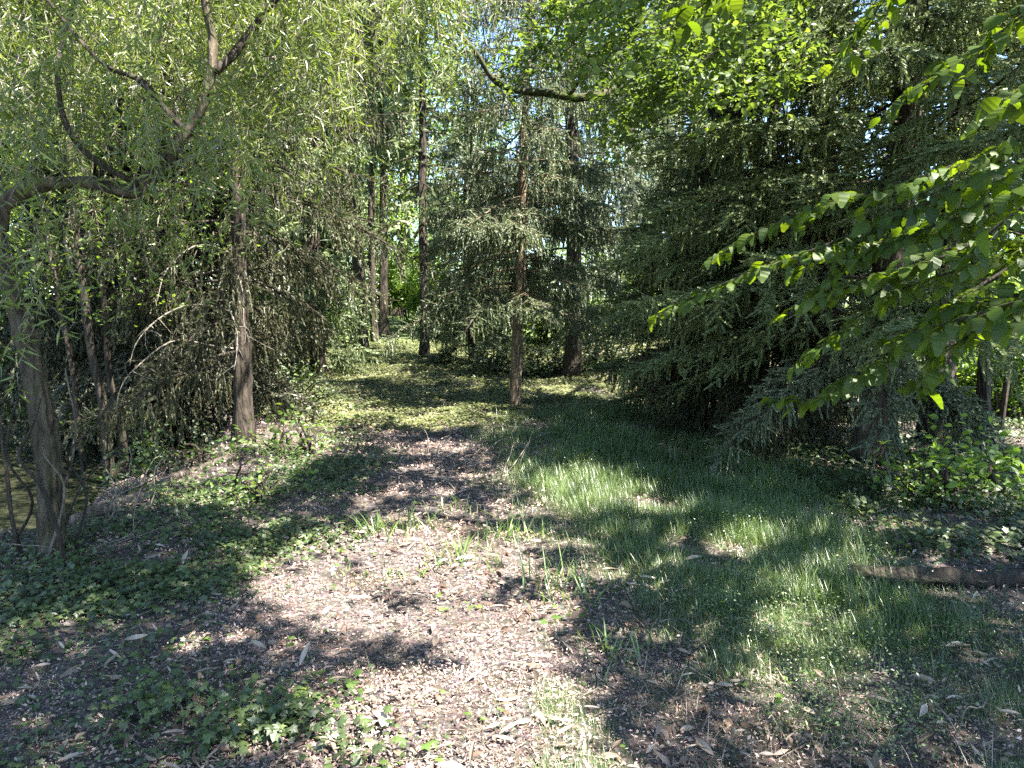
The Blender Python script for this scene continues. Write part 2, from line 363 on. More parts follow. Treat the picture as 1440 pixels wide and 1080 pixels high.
# ------------------------------------------------------------------ ground and pond
def axis(lo, hi, fine_lo, fine_hi, step, grow=1.22):
    a = list(np.arange(fine_lo, fine_hi, step)); s_ = step
    while a[-1] < hi: s_ *= grow; a.append(a[-1] + s_)
    s_ = step
    while a[0] > lo: s_ *= grow; a.insert(0, a[0] - s_)
    return np.array(a)
def grid(xs, ys, zf):
    X, Y = np.meshgrid(xs, ys); V = np.stack([X, Y, zf(X, Y)], -1).reshape(-1, 3); nx, ny = len(xs), len(ys)
    i, j = np.meshgrid(np.arange(ny - 1), np.arange(nx - 1), indexing='ij'); A = i * nx + j
    f = np.concatenate([np.stack([A, A + 1, A + nx + 1], -1).reshape(-1, 3), np.stack([A, A + nx + 1, A + nx], -1).reshape(-1, 3)])
    return V, f
b = MB(); V, f = grid(axis(-400, 400, -7, 7, .09), axis(-120, 600, 1, 17, .09), gz); b.add(V, f, 0, True)
tag(b.build("ground", M['ground']), "brown forest floor of dry litter rising gently towards the back", None, None, "structure")
b = MB(); V, f = grid(np.linspace(-20, -2.6, 30), np.linspace(4.6, 15, 20), lambda x, y: np.full(x.shape, POND_Z)); b.add(V, f, 0, True)
tag(b.build("pond_water", M['water']), "still dark pond water behind the leaning willow", None, None, "structure")

# ------------------------------------------------------------------ tree builders
def randdir(n):
    return unit(rng.normal(size=(n, 3)))
def smooth_path(pts, n):
    """Catmull-Rom through the points"""
    p = np.asarray(pts, float); p = np.vstack([2 * p[0] - p[1], p, 2 * p[-1] - p[-2]]); k = len(p) - 3
    t = np.linspace(0, k - 1e-6, n); i = t.astype(int); u = (t - i)[:, None]
    a, b_, c, d = p[i], p[i + 1], p[i + 2], p[i + 3]
    return .5 * (2 * b_ + (c - a) * u + (2 * a - 5 * b_ + 4 * c - d) * u ** 2 + (3 * b_ - a - 3 * c + d) * u ** 3)
def wobble(pts, amp, seed):
    r = np.random.default_rng(seed); n = len(pts); t = np.linspace(0, 1, n)[:, None]; o = np.zeros((n, 3))
    for k in range(1, 6): o += r.normal(size=(1, 3)) / k * np.sin(t * k * 3.3 + r.uniform(0, 6, (1, 3)))
    return pts + amp * (o - o[0])
def trunk_mesh(name, pts, r0, r1, mat, parent, segs=12, rough=.16, seed=0, flare=1.6, n=None):
    pts = np.asarray(pts, float); L = np.linalg.norm(np.diff(pts, axis=0), axis=1).sum()
    n = n or int(min(90, max(14, L / .12))); p = wobble(smooth_path(pts, n), r0 * .22, seed)
    t = np.linspace(0, 1, n); h = p[:, 2] - p[0, 2]
    rad = (r0 + (r1 - r0) * t) * (1 + (flare - 1) * np.exp(-np.maximum(h, 0) / (2.2 * r0)))
    p[0, 2] -= .15
    b = MB(); b.tube(p, rad, segs, 0, rough, seed)
    return b.build(name, mat, parent), p, rad

def bough(wood, fol, org, az, L, rise, droop, tip, hang, shs, shl, seed, step=.11, dens=1.0, side=.42, shw=.55, wr=.014, hangl=1.0, thin=1.0):
    """one spruce bough: limb, side twigs and needle shoots (some hanging)"""
    n = 12; t = np.linspace(0, 1, n); h = np.array([cos(az), sin(az), 0]); sd_ = np.array([-sin(az), cos(az), 0])
    r = np.random.default_rng(seed); sw = r.normal() * .12
    def pos(t): return org + h * (L * t)[:, None] + sd_ * (sw * L * t ** 2)[:, None] + np.array([0, 0, 1.]) * (L * (rise * t - droop * t ** 2 + tip * t ** 3.5))[:, None]
    p = pos(t)
    wood.tube(p, wr * (.5 + .5 * L / 3) * (1 - t) ** .8 + .003, 5, 0, .15, seed)
    # side twigs
    tt = np.arange(.10, .995, step / L); tt = np.repeat(tt, 2); tt = np.clip(tt + r.uniform(-.5, .5, len(tt)) * step / L, .05, .995); sg = np.tile([1., -1.], len(tt) // 2)
    k = r.random(len(tt)) < dens * np.clip(tt * 2.2, .15, 1); tt, sg = tt[k], sg[k]
    if len(tt) == 0: return
    base = pos(tt); tl = np.maximum(L * side * (1 - tt) ** .65 * np.clip(tt * 3, .3, 1), .12) * r.uniform(.65, 1.2, len(tt)); tl = np.minimum(tl, 1.1)
    fw = r.uniform(.35, .8, len(tt)); td = unit(h * fw[:, None] + sd_ * (sg * r.uniform(.6, 1., len(tt)))[:, None] + np.array([0, 0, 1.]) * r.uniform(-.25, .12, len(tt))[:, None])
    dr = r.uniform(.5, 1.1, len(tt)) * (.35 + hang)
    def tpos(i, s_): return base[i] + td[i] * s_[:, None] - np.array([0, 0, 1.]) * (dr[i] * s_ ** 2)[:, None]
    ii = np.arange(len(tt))
    mid = tpos(ii, tl * .5); end = tpos(ii, tl)
    wood.slivers(base, mid, .006); wood.slivers(mid, end, .004)
    # shoots along twigs, and the twig tip
    cnt = np.maximum((tl / (.055 / thin)).astype(int), 2); I = np.repeat(ii, cnt); s_ = r.uniform(.08, 1, len(I)) * tl[I]
    org_s = tpos(I, s_); tan = unit(td[I] - np.array([0, 0, 2.]) * (dr[I] * s_)[:, None])
    ln = shl * r.uniform(.6, 1.35, len(I))
    out = unit(np.cross(tan, [0, 0, 1.])) * r.choice([-1., 1.], len(I))[:, None]
    hg = (r.random(len(I)) < hang)
    d1 = unit(tan * .8 + out * r.uniform(.2, .8, len(I))[:, None] + r.normal(size=(len(I), 3)) * .12)
    d2 = unit(np.array([0, 0, -1.]) + tan * .25 + r.normal(size=(len(I), 3)) * .16)
    d = np.where(hg[:, None], d2, d1); ln = np.where(hg, ln * 1.5 * hangl, ln)
    # leader shoots
    T2 = r.uniform(.3, 1.0, int(6 + L * 8)); op = pos(T2); dd = unit(h + r.normal(size=(len(T2), 3)) * .35)
    org_s = np.concatenate([org_s, op]); d = np.concatenate([d, dd]); ln = np.concatenate([ln, np.full(len(T2), shl)])
    Z = unit(np.array([0, 0, 1.]) + r.normal(size=d.shape) * .35)
    k = keep_sun(org_s); org_s, d, ln, Z = org_s[k], d[k], ln[k], Z[k]
    q = r.integers(0, len(shs), len(d))
    for a in range(len(shs)):
        m = q == a
        fol.scatter(*shs[a], org_s[m], d[m], Z[m], ln[m], shl)

def spruce(label, base, top, H, r0, h0, L0, lod, seed, mat='spruce', bark='bark', rise=.05, droop=.55, tip=.30, hang=.45, per=5, dz=.42, sep=0, group=None, cut=None, name="spruce_tree", sectors=None, dens=1.0, Ltop=.25, prof=.8, hangl=1.0, keep=None, thin=1.0, segs=14):
    """base, top: world points of the trunk; h0: height of the lowest boughs; L0: their length; sep: that many boughs nearest the viewer become parts of their own"""
    t = thing(name, label, "spruce tree", base, group)
    r = np.random.default_rng(seed)
    zt = base + (top - base); pts = [base, base * .66 + top * .34, base * .33 + top * .67, top]
    trunk_mesh("trunk", pts, r0, .02, M[bark], t, segs, .14, seed, 1.45)
    shs, shl, step = {'n': (SH_N, .17, .10), 'm': (SH_M, .22, .15), 'f': (SH_F, .34, .26)}[lod]
    crown = MB(); dead = MB(); parts = []
    z = h0; i = 0
    while z < H - .3:
        fr = (z - h0) / max(H - h0, .1); L = L0 * (Ltop + (1 - Ltop) * (1 - fr) ** prof) * (1 if fr > .08 else .85)
        c0 = base + (top - base) * (z / H)
        vis = z < cut if cut else True
        for k in range(per):
            az = 2.4 * i + r.uniform(-.5, .5); i += 1
            if sectors is not None and not sectors(az % (2 * pi), z): continue
            l = L * r.uniform(.7, 1.15); o = c0 + np.array([0, 0, r.uniform(-.5, .5) * dz])
            sh2, sl2, st2 = (shs, shl, step) if vis else (SH_F, .34, .24)
            w = MB(); f = MB()
            bough(w, f, o, az, l, rise + r.normal() * .08 + (.25 * fr), droop * r.uniform(.75, 1.25) * (1 - .5 * fr), tip * r.uniform(.6, 1.2), hang, sh2, sl2, seed * 1000 + i, st2, dens, wr=.016 if lod == 'n' else .02, hangl=hangl, thin=thin if vis else .8)
            parts.append((w, f, o + l * np.array([cos(az), sin(az), 0]), z))
        z += dz * r.uniform(.8, 1.2) * (1 if vis else 1.25)
    if sep:
        sc = sorted(range(len(parts)), key=lambda q: (not bool(inframe(parts[q][2][None] - np.array([[0, 0, .3]]))[0]), parts[q][2][1] + .15 * parts[q][3]))[:sep]
    else: sc = []
    allb = MB(); allw = MB()
    for q, (w, f, e, z) in enumerate(parts):
        if q in sc and f.n:
            wo = w.build("bough", M[bark], t); f.build("needles", M[mat], wo)
        else:
            allw.merge(w); allb.merge(f)
    if allb.n: allb.build("crown", M[mat], t)
    if allw.n: allw.build("limbwork", M[bark], t)
    return t

def shades_path(p):
    t = p[:, 2] / S[2]; q = p - S * t[:, None]
    return bool(lit(q[:, 0], q[:, 1]).any())
def shade_clumps(n, x0, x1, y0, y1, h0, h1, seed):
    """clump centres high in a crown that stand between the sun and the shaded ground"""
    r = np.random.default_rng(seed); x = r.uniform(x0, x1, n * 2); y = r.uniform(y0, y1, n * 2); k = ~lit(x, y); x, y = x[k][:n], y[k][:n]
    q = np.stack([x, y, gz(x, y)], -1); return q + S * (r.uniform(h0, h1, len(x)) / S[2])[:, None]
def crown_leaves(mb, centers, rad, n, T, ln, wd, seed, flat=.6, sunup=.6, cull=True, droop=0.0):
    """leaf clumps round the given centres"""
    r = np.random.default_rng(seed); c = r.integers(0, len(centers), n)
    rd = rad * (r.random(n) ** .5); d = unit(r.normal(size=(n, 3))); p = centers[c] + d * rd[:, None] * np.array([1, 1, flat])
    if cull: p = p[keep_sun(p)]
    n = len(p); X = unit(r.normal(size=(n, 3)) * np.array([1, 1, .45]) + np.array([0, 0, -droop])); Z = unit(np.array([0, 0, sunup]) + r.normal(size=(n, 3)) * .55)
    s_ = r.uniform(.6, 1.25, n)
    mb.scatter(*T, p, X, Z, ln * s_, wd * s_)

def broadleaf(label, base, H, r0, cr, seed, mat='back', bark='bark_dark', nclump=90, nleaf=14000, leaf=.14, clump=.75, T=DIA, group=None, name="broadleaf_tree", lean=(0, 0), low=.25, cat="broadleaf tree", nlimb=9, cull=False, shape=None, flat=.6):
    """cr: (rx, ry, rz) of the crown, centred low..top"""
    t = thing(name, label, cat, base, group); r = np.random.default_rng(seed)
    top = base + np.array([lean[0], lean[1], H * .8])
    _, tp, tr = trunk_mesh("trunk", [base, base * .6 + top * .4 + np.array([r.normal() * .2, r.normal() * .2, 0]), top], r0, r0 * .25, M[bark], t, 10, .15, seed, 1.4)
    cc = base + np.array([lean[0], lean[1], H * (low + 1) / 2])
    d = unit(r.normal(size=(nclump, 3))); rr = r.uniform(.35, 1, nclump) ** .6
    cen = cc + d * rr[:, None] * np.array(cr) * (1 + .22 * np.sin(d[:, :1] * 5 + seed) + .15 * np.sin(d[:, 1:2] * 7))
    wood = MB()
    for k in range(nlimb):
        e = cen[k]; j = int(len(tp) * np.clip((e[2] - base[2]) / H * .75 - .05, .15, .85)); a = tp[j]
        m = a * .5 + e * .5 + np.array([0, 0, .12 * np.linalg.norm(e - a)])
        p = wobble(smooth_path([a, m, e], 10), .06, seed + k); wood.tube(p, np.linspace(tr[j] * .5, .015, 10), 5)
        for q in range(3):
            e2 = cen[r.integers(0, nclump)]
            if np.linalg.norm(e2 - m) < 3: wood.tube(wobble(smooth_path([p[5], (p[5] + e2) / 2 + [0, 0, .1], e2], 7), .05, seed + q), np.linspace(tr[j] * .25, .01, 7), 4)
    wood.build("limbwork", M[bark], t)
    fo = MB(); crown_leaves(fo, cen, clump, nleaf, T, leaf, leaf * .62, seed + 5, flat, cull=cull)
    fo.build("crown", M[mat], t)
    return t
def copy_thing(o, loc, rz, label, sc=1.0, group=None):
    c = o.copy(); scene.collection.objects.link(c); c.location = tuple(loc); c.rotation_euler = (0, 0, rz); c.scale = (sc, sc, sc); c["label"] = label
    if group: c["group"] = group
    for ch in list(o.children):
        d = ch.copy(); scene.collection.objects.link(d); d.parent = c; d.matrix_parent_inverse = ch.matrix_parent_inverse
    return c
def at(px, d, z=None):
    """ground point below a photo column at distance d"""
    x = (px - 720) / F * d * 1.0; x = ray(px, 440)[0] / ray(px, 440)[1] * d
    return np.array([x, d, float(gz(x, d))])

# ------------------------------------------------------------------ the trees of the photograph
def lean_top(base, px, py, d, H):
    """top of a trunk of height H that passes the photo point (px, py)"""
    q = P(px, py, d); k = H / (q[2] - base[2]); return base + (q - base) * k

# spruces on the right
bs_ = at(1238, 7.4)
R1 = spruce("largest spruce at the right, thick trunk behind the hornbeam leaves and wide drooping boughs", bs_, lean_top(bs_, 1288, 0, 7.4, 9), 9, .175, 1.5, 2.9, 'n', 11, 'spruce', 'bark_dark', .02, .42, .22, .22, 7, .30, 40, cut=5.6, thin=1.5, sectors=lambda a, z: not ((a < 1.0 or a > 4.75) and (z < 3.2 or int(z * 10) % 3)), hangl=.8)
for k, (az, L, z, dr) in enumerate([(-.25, 1.2, 1.0, .72), (-.42, 1.15, .92, .66), (-.1, 1.1, .85, .62), (-.6, 1.0, .85, .55), (-.33, .9, .7, .5), (3.5, 1.9, 1.2, .5), (-1.9, 1.6, 1.25, .5)]):
    w = MB(); f = MB(); bough(w, f, bs_ + np.array([0, 0, z]), az, L, -.05, dr, .0, .5, SH_N, .17, 770 + k, .055, 1, .30, thin=1.4)
    wo = w.build("bough", M['bark_dark'], R1); f.build("needles", M['spruce_blue'], wo)
bs_ = at(968, 10.6)
spruce("dense spruce with boughs sweeping down to the grass right of the path", bs_, bs_ + np.array([.1, 0, 6.6]), 6.6, .12, .45, 1.55, 'n', 12, 'spruce', 'bark_dark', .0, .45, .18, .3, 7, .30, 28, cut=5.8, thin=1.5)
bs_ = at(1325, 8.9)
spruce("bare-trunked spruce standing right of the largest spruce", bs_, lean_top(bs_, 1342, 120, 8.9, 14), 14, .16, 3.0, 2.4, 'm', 13, 'spruce', 'bark_dark', .05, .4, .2, .3, 4, .45, 0, cut=5.6, dens=.7)
bs_ = at(1075, 9.3)
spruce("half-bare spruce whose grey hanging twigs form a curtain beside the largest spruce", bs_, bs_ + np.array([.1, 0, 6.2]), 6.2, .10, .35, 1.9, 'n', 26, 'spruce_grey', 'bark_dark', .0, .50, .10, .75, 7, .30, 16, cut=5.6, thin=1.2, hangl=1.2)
# spruces in the middle
SOFT[:] = [.3, .35]
bs_ = at(724, 11.8)
C1 = spruce("slender spruce at the path bend with a sunlit bare lower trunk", bs_, lean_top(bs_, 748, 0, 11.8, 11), 11, .088, 2.0, 1.75, 'n', 15, 'spruce_light', 'bark_sun_tint', .02, .50, .25, .65, 6, .30, 24, cut=6.8, dens=.9, thin=1.25)
for k, (az, L, z, dr) in enumerate([(3.5, 2.1, 1.9, .42), (3.0, 1.6, 2.0, .5), (4.2, 1.5, 1.9, .5)]):
    w = MB(); f = MB(); bough(w, f, bs_ + np.array([-.05, 0, z]), az, L, -.05, dr, .08, .6, SH_N, .17, 880 + k, .1, 1, .36)
    wo = w.build("bough", M['bark'], C1); f.build("needles", M['spruce_light'], wo)
SOFT[:] = [.35, .70]
bs_ = at(664, 17)
spruce("young pale spruce with low boughs just left of the slender spruce", bs_, bs_ + np.array([0, 0, 5.5]), 5.5, .07, .5, 1.25, 'm', 28, 'spruce_light', 'bark_dark', .0, .5, .2, .6, 6, .34, 0)
SOFT[:] = [.35, .70]
bs_ = at(806, 14.6)
spruce("dark spruce on the ivy slope behind the path bend", bs_, bs_ + np.array([-.3, 0, 15.]), 15, .155, 2.0, 2.3, 'm', 16, 'spruce_blue', 'bark_dark', .02, .5, .25, .55, 5, .52, 0, cut=8, dens=.75)
SOFT[:] = [.45, .92]
bs_ = at(880, 19)
spruce("tall bluish spruce at the top of the ivy slope", bs_, bs_ + np.array([.3, 0, 16.]), 16, .18, 1.0, 2.4, 'm', 17, 'spruce_light', 'bark_dark', .0, .4, .2, .4, 5, .62, 0, cut=10, dens=.75)
for px, d, H, L, sd, lab in ((655, 23, 8.5, 2.0, 36, "pale bluish spruce in the gap left of the slender spruce"), (430, 24, 12, 2.4, 39, "dark spruce left of the three dark trunks at the end of the path"), (480, 27, 13, 2.4, 40, "dark spruce right behind the three dark trunks at the path end"), (950, 24, 11, 2.6, 38, "dim spruce at the top of the bank behind the dense sweeping spruce")):
    bs_ = at(px, d)
    spruce(lab, bs_, bs_ + np.array([0, 0, H]), H, .15, 3.2 if sd < 38 else 1.0, L, 'f', sd, 'spruce_blue' if sd < 39 else 'spruce', 'bark_dark', .0, .4, .2, .45, 5, .62, 0, dens=.8, group="spruces beyond the clearing")
# spruces on the left
bs_ = at(336, 8.4)
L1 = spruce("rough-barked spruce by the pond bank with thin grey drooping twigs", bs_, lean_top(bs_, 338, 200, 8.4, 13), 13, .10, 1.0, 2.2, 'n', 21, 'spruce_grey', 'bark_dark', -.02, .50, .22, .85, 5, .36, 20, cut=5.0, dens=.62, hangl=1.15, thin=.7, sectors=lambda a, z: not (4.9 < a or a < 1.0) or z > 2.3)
bs_ = at(222, 10.6)
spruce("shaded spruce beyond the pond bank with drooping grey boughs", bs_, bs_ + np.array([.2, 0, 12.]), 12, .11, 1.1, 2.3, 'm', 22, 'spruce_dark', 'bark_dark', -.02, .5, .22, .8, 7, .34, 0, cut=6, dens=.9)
bs_ = at(128, 11.2)
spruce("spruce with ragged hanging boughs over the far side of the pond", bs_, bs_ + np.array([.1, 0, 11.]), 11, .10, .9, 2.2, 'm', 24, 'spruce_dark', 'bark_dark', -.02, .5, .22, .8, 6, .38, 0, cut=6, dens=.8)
bs_ = at(446, 15.5)
spruce("skirted spruce left of the clearing with boughs near the ground", bs_, bs_ + np.array([.0, 0, 13.]), 13, .14, .7, 1.25, 'm', 23, 'spruce', 'bark_dark', .0, .6, .2, .7, 6, .40, 0, cut=7)
for px, d, r, lab, hh, sd in ((506, 20, .17, "thickest of the three dark trunks at the end of the path", 4.2, 31), (526, 21.5, .11, "thin dark trunk in the middle of the three at the end of the path", 4.6, 32), (539, 22.5, .14, "dark trunk nearest the path of the three at its end", 4.4, 33), (597, 18.4, .12, "lone straight spruce trunk where the path ends", 2.2, 34)):
    bs_ = at(px, d)
    spruce(lab, bs_, bs_ + np.array([rng.normal() * .2, 0, 14.]), 14, r, hh + 1.2, 1.7, 'f', sd, 'spruce', 'bark_dark', .0, .5, .2, .6, 5, .5, 0, dens=.8, group="trunks at the end of the path")

# the willow: leaning trunk, arching limb, hanging strands
def wp(pts, d): return np.array([P(a, b_, dd) for (a, b_), dd in zip(pts, np.broadcast_to(d, len(pts)))])
wb = G(78, 785)
dW = wb[1]
W = thing("willow_tree", "leaning willow at the left edge with an arching limb and hanging strands", "willow tree", wb)
trunk_mesh("trunk", np.vstack([wb[None], wp([(70, 690), (62, 600), (46, 500), (20, 400), (2, 330), (-30, 270), (-95, 150), (-160, -60), (-150, -420)], dW)]), .062, .042, M['bark_willow'], W, 22, .34, 41, 1.22, n=90)
limbs = [([(0, 325), (12, 285), (65, 255), (130, 248), (195, 262), (235, 225), (268, 190), (297, 140), (302, 60), (288, -30), (300, -220)], .046, .022),
         ([(195, 260), (130, 228), (104, 190), (90, 150), (92, 80), (120, -20), (160, -160)], .020, .012),
         ([(268, 190), (215, 130), (160, 100), (110, 60), (40, -40)], .020, .008),
         ([(302, 100), (350, 40), (430, -30), (520, -120)], .024, .012),
         ([(130, 650), (88, 620), (40, 700), (28, 600), (10, 520)], .014, .006),
         ([(60, 640), (110, 570), (118, 500), (80, 400)], .014, .006)]
for k, (pts, ra, rb) in enumerate(limbs[:4]):
    b = MB(); p = wobble(smooth_path(wp(pts, dW + (0 if k < 2 else .3 * np.linspace(0, 1, len(pts)))), 44), .018, 60 + k); b.tube(p, np.linspace(ra, rb, 44), 10, 0, .24, k)
    b.build("limb", M['bark_willow'] if k == 0 else M['bark_dark'], W)
def strands(anch, ln, seed, leaf=.085, gap=.028, side=.25):
    """hanging willow strands: a thin twig each, set with narrow leaves"""
    r = np.random.default_rng(seed); b = MB(); w = MB(); n = len(anch); m = 7
    drift = r.normal(size=(n, 2)) * side; ph = r.uniform(0, 6, (n, 2))
    def pos(i, t): 
        l = ln[i] * t
        return anch[i] + np.stack([drift[i, 0] * t ** 1.5 * .6 + .04 * np.sin(t * 7 + ph[i, 0]), drift[i, 1] * t ** 1.5 * .6 + .04 * np.sin(t * 7 + ph[i, 1]), -l + .08 * np.minimum(t * 4, 1)], -1)
    ii = np.arange(n)
    for q in range(m): w.slivers(pos(ii, np.full(n, q / m)), pos(ii, np.full(n, (q + 1) / m)), .0028)
    cnt = (ln / gap).astype(int); I = np.repeat(ii, cnt); t = r.random(len(I)) ** .8
    p = pos(I, t); k = keep_sun(p); p = p[k]
    X = unit(r.normal(size=p.shape) * np.array([1, 1, .35]) + np.array([0, 0, -.75])); Z = unit(r.normal(size=p.shape) + np.array([0, 0, .3])); s_ = r.uniform(.6, 1.3, len(p))
    b.scatter(*DIA, p, X, Z, leaf * s_, leaf * .155 * s_, leaf * .3 * s_)
    return w, b
def strand_area(px0, px1, py0, py1, d0, d1, n, l0, l1, seed, **k):
    r = np.random.default_rng(seed); c = max(n // 7, 1)                 # strands hang in bunches
    cx = r.uniform(px0, px1, c); cy = r.uniform(py0, py1, c); cdp = r.uniform(d0, d1, c); j = r.integers(0, c, n)
    a = P(cx[j], cy[j], cdp[j]) + r.normal(size=(n, 3)) * np.array([.13, .13, .10])
    return strands(a, r.uniform(l0, l1, n), seed, **k)
for args in ((-60, 330, -260, 60, 4.9, 7.0, 560, .5, 1.4, 71), (300, 480, -300, 40, 4.4, 6.8, 330, .5, 1.3, 72), (440, 560, -280, -30, 5.0, 7.4, 190, .5, 1.15, 73), (545, 640, -220, 20, 4.8, 6.4, 110, .7, 1.25, 74),
             (-80, 60, 120, 330, 3.6, 4.4, 36, .4, .8, 75), (40, 240, 260, 340, 4.8, 5.6, 40, .3, .6, 76), (20, 330, -60, 190, 3.8, 4.6, 120, .25, .7, 79), (300, 430, 60, 200, 4.8, 6.2, 80, .4, 1.0, 77)):
    w, b = strand_area(*args); o = w.build("hanging_strand", M['twig'], W); o["kind"] = "stuff"; b.build("foliage", M['willow'], o)
# upper crown of the willow, out of view, spread out to shade the ground
cen = np.stack([rng.uniform(-7.5, 1.4, 190), rng.uniform(-4.0, 7.0, 190), rng.uniform(5.6, 8.2, 190)], -1)
fo = MB(); crown_leaves(fo, cen, .8, 60000, DIA, .11, .035, 78, .6); fo.build("crown", M['willow'], W)
w = MB()
wtop = P(-150, -420, dW)
for k in range(24):
    e = cen[k]; p = wobble(smooth_path([wtop - np.array([0, 0, .3 * (k % 4)]), (wtop + e) / 2 + np.array([0, 0, .5]), e], 24), .08, 400 + k)
    if not shades_path(p): w.tube(p, np.linspace(.04, .01, 24), 5)
w.build("limbwork", M['bark_willow'], W)

# thin pond-side trunks
for k, (pts, d, r, lab) in enumerate((([(118, 655), (108, 560), (88, 440), (70, 330), (40, 150), (20, -80)], 8.6, .035, "thin dark alder stem nearest the willow over the pond"),
                                 ([(160, 652), (142, 560), (128, 490), (104, 300), (95, 120), (100, -80)], 8.0, .055, "thickest alder stem leaning over the pond bank"),
                                 ([(183, 645), (168, 590), (150, 520), (140, 400), (120, 260), (60, 60)], 8.3, .040, "alder stem at the pond bank closest to the rough-barked spruce"))):
    q = wp(pts, d); q[0, 2] = min(q[0, 2], float(gz(q[0, 0], q[0, 1]))) ; t = thing("alder_tree", lab, "alder tree", q[0], "alder stems on the pond bank")
    trunk_mesh("trunk", q, r, r * .4, M['bark_dark'], t, 9, .15, 90 + k, 1.3)
    c = q[3:].repeat(9, 0) + rng.normal(size=(len(q[3:]) * 9, 3)) * np.array([.8, .7, .6]); f = MB(); crown_leaves(f, c, .45, 1100, DIA, .07, .042, 95 + k); f.build("crown", M['back'], t)

# the oak whose mossy limb crosses the view
ob = at(1165, 10.5)
O = thing("oak_tree", "oak half hidden by spruces whose mossy limb reaches across above the path", "oak tree", ob)
ot = np.vstack([ob[None], ob[None] + np.array([[-.05, 0, 2.2], [-.15, -.3, 4.4], [.1, -.5, 7.0], [.3, -.6, 10.]])])
trunk_mesh("trunk", ot, .2, .08, M['bark_moss'], O, 14, .2, 101, 1.5)
lim = [(np.vstack([ot[2][None], wp([(1060, 10), (1000, 45), (955, 80), (925, 108), (880, 122), (820, 134), (770, 128), (715, 124), (690, 112), (668, 82), (635, 45), (600, -10)], np.linspace(9.6, 8.4, 12))]), .085, .014),
       (np.vstack([ot[3][None], [[4.2, 7.5, 6.6], [2.6, 5.6, 5.4], [1.6, 5.2, 4.2]]]), .07, .012), (np.vstack([ot[3][None], [[5.5, 6.5, 7.4], [4.2, 4.2, 7.6]]]), .08, .02), (np.vstack([ot[3][None], [[2.0, 9., 7.9], [-.2, 8.6, 8.2]]]), .08, .02),
       (np.vstack([P(970, 60, 9.0)[None], wp([(975, 20), (990, -20), (960, -80)], [8.8, 8.4, 8.])]), .03, .008), (np.vstack([P(800, 133, 8.7)[None], wp([(830, 90), (860, 60), (875, 10)], [8.5, 8.3, 8.])]), .02, .006)]
for k, (q, a, c) in enumerate(lim):
    b = MB(); b.tube(wobble(smooth_path(q, 40), .05, 110 + k), np.linspace(a, c, 40), 9, 0, .2, k); b.build("limb", M['bark_moss'], O)
r = np.random.default_rng(120)
f = MB(); w = MB()
def oak_sprig(px, py, d, L, az, k):
    r = np.random.default_rng(1200 + k); a = P(px, py, d); h = np.array([cos(az), sin(az) * .6, 0]); n = 9; t = np.linspace(0, 1, n)[:, None]
    p = wobble(a + h * L * t + np.array([0, 0, -1.]) * (L * (.25 * t + .45 * t ** 2)), .03, 1300 + k); w.tube(p, np.linspace(.007, .002, n), 4)
    return p[1:]
cen = []
for k in range(118):
    r = np.random.default_rng(1100 + k); u = r.random()
    if u < .62: px, py, d = r.uniform(900, 1190), r.uniform(-90, 110), r.uniform(4.8, 7.6); py = min(py, 150 - abs(px - 1000) * .45)
    elif u < .85: px, py, d = r.uniform(780, 930), r.uniform(-60, 70), r.uniform(7.5, 9.2)
    else: px, py, d = r.uniform(935, 1010), r.uniform(40, 140), r.uniform(5.4, 6.6)
    cen.append(oak_sprig(px, py, d, r.uniform(.35, .8), r.uniform(2.2, 4.6), k))
cen = np.concatenate(cen); crown_leaves(f, cen, .15, 9500, OVA, .062, .042, 121, .5, cull=False)
tw = w.build("twigs", M['bark_dark'], O); tw.name = "branchlet"; f.build("foliage", M['oak'], tw)
r = np.random.default_rng(120)
cen = np.stack([r.uniform(1.0, 9, 150), r.uniform(4.5, 12.5, 150), r.uniform(7.5, 10.8, 150)], -1)
f = MB(); crown_leaves(f, cen, .8, 11000, DIA, .15, .10, 122, .6); f.build("crown", M['oak'], O)  # unseen crown, laid out and thinned for the shade it casts
w = MB()
for k in range(24):
    p = wobble(smooth_path([ot[3] + np.array([0, 0, .1 * k]), (ot[3] + cen[k]) / 2 + np.array([0, 0, .8]), cen[k]], 24), .1, 500 + k)
    if not shades_path(p): w.tube(p, np.linspace(.06, .012, 24), 5)
w.build("limbwork", M['bark_moss'], O)

